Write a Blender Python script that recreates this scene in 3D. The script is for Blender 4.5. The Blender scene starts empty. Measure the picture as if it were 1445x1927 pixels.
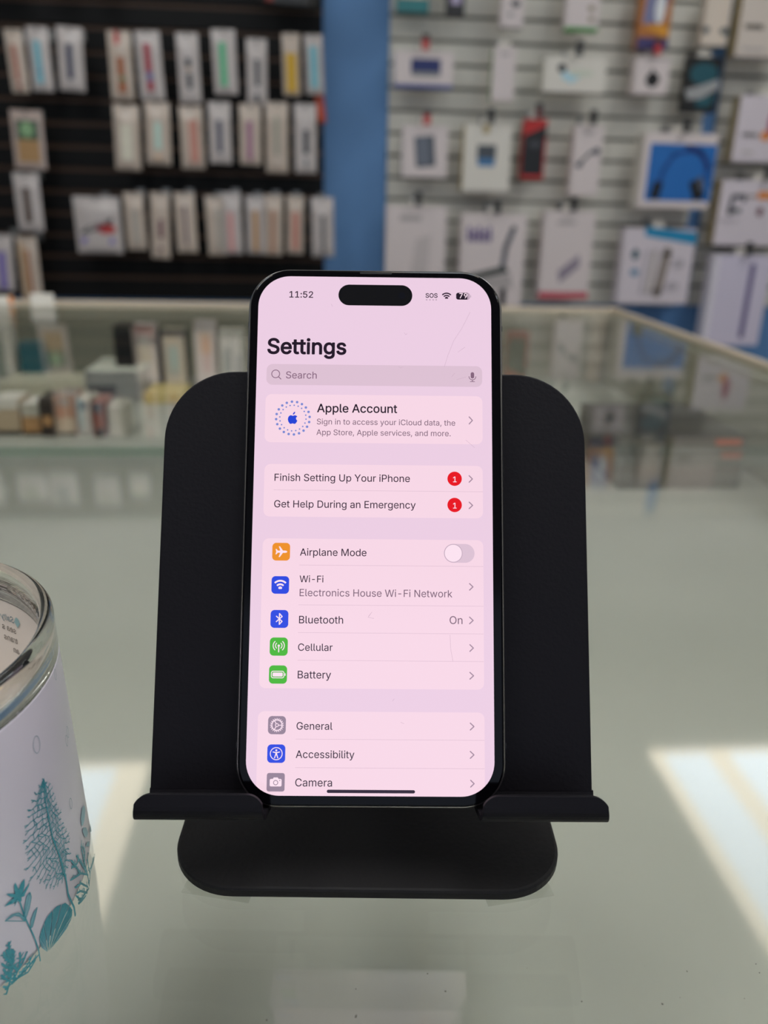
import bpy, bmesh, math, random, json
from mathutils import Vector, Matrix, geometry
random.seed(7)
S = bpy.context.scene
COL = S.collection
PI = math.pi
D = PI / 180

# ------------------------------------------------------------------ camera, world, exposure
COUNTER = 0.95                      # height of the counter's glass top
cam_d = bpy.data.cameras.new('camera')
cam = bpy.data.objects.new('camera', cam_d)
COL.objects.link(cam)
cam.location = (0, 0, COUNTER + 0.176)
cam.matrix_world = Matrix.Translation(cam.location) @ Matrix.Rotation(-4.80 * D, 4, 'Z') @ Matrix.Rotation((90 - 21.15) * D, 4, 'X') @ Matrix.Rotation(1.34 * D, 4, 'Z')
cam_d.sensor_fit = 'VERTICAL'
cam_d.sensor_height = 36.0
cam_d.sensor_width = 27.0
cam_d.lens = 36.0 * 1497 / 1927
cam_d.clip_start = 0.01
cam_d.dof.use_dof = True
cam_d.dof.focus_distance = 0.2155
cam_d.dof.aperture_fstop = 9.5
S.camera = cam
S.view_settings.view_transform = 'Standard'
S.view_settings.look = 'None'
S.view_settings.gamma = 1.0
S.view_settings.use_curve_mapping = False
S.view_settings.exposure = 0.0
S.cycles.use_denoising = True
S.cycles.max_bounces = 10
S.cycles.transparent_max_bounces = 16
S.cycles.sample_clamp_indirect = 8.0
world = bpy.data.worlds.new('shop_daylight')
S.world = world
world.use_nodes = True
world.node_tree.nodes['Background'].inputs[0].default_value = (0.62, 0.72, 0.9, 1)
world.node_tree.nodes['Background'].inputs[1].default_value = 0.8
LAMP = 4.4                          # radiance of the ceiling light diffusers
TUBE = 5.3                          # radiance of the tubes behind them

# ------------------------------------------------------------------ materials
def lin(c):
    return tuple((v / 255 / 12.92) if v <= 10.3 else ((v / 255 + 0.055) / 1.055) ** 2.4 for v in c)
MATS = {}
def mat(name, rgb, rough=0.5, metal=0.0, spec=0.5, coat=0.0, noise=0.0, nscale=40.0, bump=0.0, emit=0.0, sample=True):
    if name in MATS: return MATS[name]
    m = bpy.data.materials.new(name); m.use_nodes = True
    nt = m.node_tree; b = nt.nodes['Principled BSDF']
    c = lin(rgb) + (1,)
    b.inputs['Base Color'].default_value = c
    b.inputs['Roughness'].default_value = rough
    b.inputs['Metallic'].default_value = metal
    b.inputs['Specular IOR Level'].default_value = spec
    b.inputs['Coat Weight'].default_value = coat
    if emit:
        b.inputs['Base Color'].default_value = (0, 0, 0, 1)
        b.inputs['Emission Color'].default_value = c
        b.inputs['Emission Strength'].default_value = emit
        if not sample: m.cycles.emission_sampling = 'NONE'
    if noise or bump:
        tc = nt.nodes.new('ShaderNodeTexCoord'); n = nt.nodes.new('ShaderNodeTexNoise')
        n.inputs['Scale'].default_value = nscale; n.inputs['Detail'].default_value = 4
        nt.links.new(tc.outputs['Object'], n.inputs['Vector'])
        if noise:
            r = nt.nodes.new('ShaderNodeMapRange')
            r.inputs[1].default_value = 0.3; r.inputs[2].default_value = 0.7
            r.inputs[3].default_value = 1 - noise; r.inputs[4].default_value = 1 + noise
            mx = nt.nodes.new('ShaderNodeVectorMath'); mx.operation = 'SCALE'
            mx.inputs[0].default_value = c[:3]
            nt.links.new(n.outputs['Fac'], r.inputs[0]); nt.links.new(r.outputs[0], mx.inputs['Scale'])
            nt.links.new(mx.outputs[0], b.inputs['Base Color'])
        if bump:
            bp = nt.nodes.new('ShaderNodeBump'); bp.inputs['Strength'].default_value = bump; bp.inputs['Distance'].default_value = 0.0004
            nt.links.new(n.outputs['Fac'], bp.inputs['Height']); nt.links.new(bp.outputs[0], b.inputs['Normal'])
    MATS[name] = m
    return m
def glass_mat(name, tint, rough=0.0, power=5, f0=0.045):
    """clear pane: straight-through light with reflections that grow towards grazing angles"""
    m = bpy.data.materials.new(name); m.use_nodes = True; nt = m.node_tree
    for n in list(nt.nodes): nt.nodes.remove(n)
    out = nt.nodes.new('ShaderNodeOutputMaterial'); mix = nt.nodes.new('ShaderNodeMixShader')
    tr = nt.nodes.new('ShaderNodeBsdfTransparent'); tr.inputs[0].default_value = tint + (1,)
    gl = nt.nodes.new('ShaderNodeBsdfGlossy'); gl.inputs['Roughness'].default_value = rough; gl.inputs[0].default_value = (1, 1, 1, 1)
    lw = nt.nodes.new('ShaderNodeLayerWeight'); lw.inputs[0].default_value = 0.5
    pw = nt.nodes.new('ShaderNodeMath'); pw.operation = 'POWER'; pw.inputs[1].default_value = power
    ma = nt.nodes.new('ShaderNodeMath'); ma.operation = 'MULTIPLY_ADD'; ma.inputs[1].default_value = 1 - f0; ma.inputs[2].default_value = f0
    nt.links.new(lw.outputs['Facing'], pw.inputs[0]); nt.links.new(pw.outputs[0], ma.inputs[0])
    nt.links.new(ma.outputs[0], mix.inputs[0]); nt.links.new(tr.outputs[0], mix.inputs[1]); nt.links.new(gl.outputs[0], mix.inputs[2])
    nt.links.new(mix.outputs[0], out.inputs[0])
    return m

# ------------------------------------------------------------------ mesh helpers
class MB:
    """collects faces with materials and links them as one mesh object"""
    def __init__(s): s.v = []; s.f = []; s.mi = []; s.mats = []; s.sm = []
    def m(s, mt):
        if mt not in s.mats: s.mats.append(mt)
        return s.mats.index(mt)
    def add(s, verts, faces, mt, smooth=False):
        o = len(s.v); k = s.m(mt); s.v += [tuple(p) for p in verts]
        for f in faces: s.f.append([i + o for i in f]); s.mi.append(k); s.sm.append(smooth)
    def box(s, x0, x1, y0, y1, z0, z1, mt, mats=None):
        v = [(x0, y0, z0), (x1, y0, z0), (x1, y1, z0), (x0, y1, z0), (x0, y0, z1), (x1, y0, z1), (x1, y1, z1), (x0, y1, z1)]
        F = dict(front=[0, 1, 5, 4], back=[2, 3, 7, 6], left=[3, 0, 4, 7], right=[1, 2, 6, 5], bottom=[3, 2, 1, 0], top=[4, 5, 6, 7])
        for k, f in F.items(): s.add([v[i] for i in f], [[0, 1, 2, 3]], (mats or {}).get(k, mt))
    def layers(s, rings, mt, cap0=True, cap1=True, smooth=False, mside=None):
        """rings: equal-length closed loops of 3D points, stitched one to the next"""
        n = len(rings[0]); vs = [p for r in rings for p in r]; fs = []
        for i in range(len(rings) - 1):
            for j in range(n):
                k = (j + 1) % n
                fs.append([i * n + j, i * n + k, (i + 1) * n + k, (i + 1) * n + j])
        s.add(vs, fs, mside or mt, smooth)
        if cap0: s.add(rings[0], [list(range(n))[::-1]], mt)
        if cap1: s.add(rings[-1], [list(range(n))], mt)
    def lathe(s, prof, mt, n=96, close=False, smooth=True):
        rs = [[(r * math.cos(2 * PI * k / n), r * math.sin(2 * PI * k / n), z) for k in range(n)] for r, z in prof]
        if close: rs.append(rs[0])
        s.layers(rs, mt, False, False, smooth)
    def tube(s, pts, r, mt, n=8):
        rings = []
        for i, p in enumerate(pts):
            p = Vector(p); a = Vector(pts[max(i - 1, 0)]); b = Vector(pts[min(i + 1, len(pts) - 1)])
            d = (b - a).normalized(); u = d.cross(Vector((0.31, 0.2, 0.93))).normalized(); w = d.cross(u)
            rings.append([p + (u * math.cos(2 * PI * k / n) + w * math.sin(2 * PI * k / n)) * r for k in range(n)])
        s.layers(rings, mt, True, True, True)
    def build(s, name, parent=None, loc=None, matrix=None, bevel=0.0, fix=False):
        me = bpy.data.meshes.new(name); me.from_pydata(s.v, [], s.f); me.update()
        for m in s.mats: me.materials.append(m)
        me.polygons.foreach_set('material_index', s.mi); me.polygons.foreach_set('use_smooth', s.sm)
        if fix or bevel:
            bm = bmesh.new(); bm.from_mesh(me)
            bmesh.ops.remove_doubles(bm, verts=bm.verts, dist=1e-6)
            if fix: bmesh.ops.recalc_face_normals(bm, faces=bm.faces)
            bm.to_mesh(me); bm.free()
        o = bpy.data.objects.new(name, me); COL.objects.link(o)
        if parent: o.parent = parent
        if matrix is not None: o.matrix_local = matrix
        if loc: o.location = loc
        if bevel:
            b = o.modifiers.new('edge', 'BEVEL'); b.width = bevel; b.segments = 2; b.limit_method = 'ANGLE'
        return o
def tag(o, label, cat, group=None, kind=None):
    if label: o['label'] = label
    if cat: o['category'] = cat
    if group: o['group'] = group
    if kind: o['kind'] = kind
    return o
def thing(name, label, cat, loc=(0, 0, 0), group=None, matrix=None):
    o = bpy.data.objects.new(name, None); COL.objects.link(o); o.empty_display_size = 0.02
    if matrix is not None: o.matrix_world = matrix
    else: o.location = loc
    return tag(o, label, cat, group)
def rrect(x0, x1, y0, y1, r, n=10):
    r = min(r, (x1 - x0) / 2, (y1 - y0) / 2); P = []
    for cx, cy, a in ((x1 - r, y1 - r, 0), (x0 + r, y1 - r, 90), (x0 + r, y0 + r, 180), (x1 - r, y0 + r, 270)):
        for k in range(n + 1):
            t = (a + 90 * k / n) * D; P.append((cx + r * math.cos(t), cy + r * math.sin(t)))
    return P
def ellipse(cx, cy, rx, ry, n=28, rot=0.0):
    c, s = math.cos(rot), math.sin(rot); out = []
    for k in range(n):
        x, y = rx * math.cos(2 * PI * k / n), ry * math.sin(2 * PI * k / n)
        out.append((cx + x * c - y * s, cy + x * s + y * c))
    return out
def fill(loops):
    """triangles over flat outlines, holes by nesting"""
    def area(l): return sum(a[0] * c[1] - c[0] * a[1] for a, c in zip(l, l[1:] + l[:1])) / 2
    def inside(p, l):
        r = False
        for a, c in zip(l, l[1:] + l[:1]):
            if (a[1] > p[1]) != (c[1] > p[1]) and p[0] < (c[0] - a[0]) * (p[1] - a[1]) / (c[1] - a[1]) + a[0]: r = not r
        return r
    loops = sorted([list(l) for l in loops], key=lambda l: -abs(area(l)))
    groups = []
    for l in loops:
        for gr in groups:
            if inside(l[0], gr[0]) and not any(inside(l[0], h) for h in gr[1:]): gr.append(l); break
        else: groups.append([l])
    pts = []; tri = []
    for gr in groups:
        o = len(pts); flat = [p for l in gr for p in l]; pts += flat
        ext = max(max(abs(p[0] - flat[0][0]), abs(p[1] - flat[0][1])) for p in flat) or 1
        cs, sn = math.cos(.37), math.sin(.37)
        L = [[Vector((((x - flat[0][0]) * cs - (y - flat[0][1]) * sn) / ext * 100, ((x - flat[0][0]) * sn + (y - flat[0][1]) * cs) / ext * 100, 0)) for x, y in l] for l in gr]
        tri += [[i + o for i in t] for t in geometry.tessellate_polygon(L)]
    return pts, tri
def stroke(pts, w, closed=False, cap=True):
    """outline pieces of a drawn line: one quad per segment and a disc at each joint"""
    out = []; P = list(pts) + ([pts[0]] if closed else [])
    for a, b in zip(P[:-1], P[1:]):
        dx, dy = b[0] - a[0], b[1] - a[1]; l = math.hypot(dx, dy)
        if l < 1e-9: continue
        nx, ny = -dy / l * w / 2, dx / l * w / 2
        out.append([(a[0] + nx, a[1] + ny), (a[0] - nx, a[1] - ny), (b[0] - nx, b[1] - ny), (b[0] + nx, b[1] + ny)])
    for i, p in enumerate(P):
        if cap or 0 < i < len(P) - 1: out.append(ellipse(p[0], p[1], w / 2, w / 2, 8))
    return out
def arc(cx, cy, r, a0, a1, n=16):
    return [(cx + r * math.cos((a0 + (a1 - a0) * k / n) * D), cy + r * math.sin((a0 + (a1 - a0) * k / n) * D)) for k in range(n + 1)]
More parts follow.
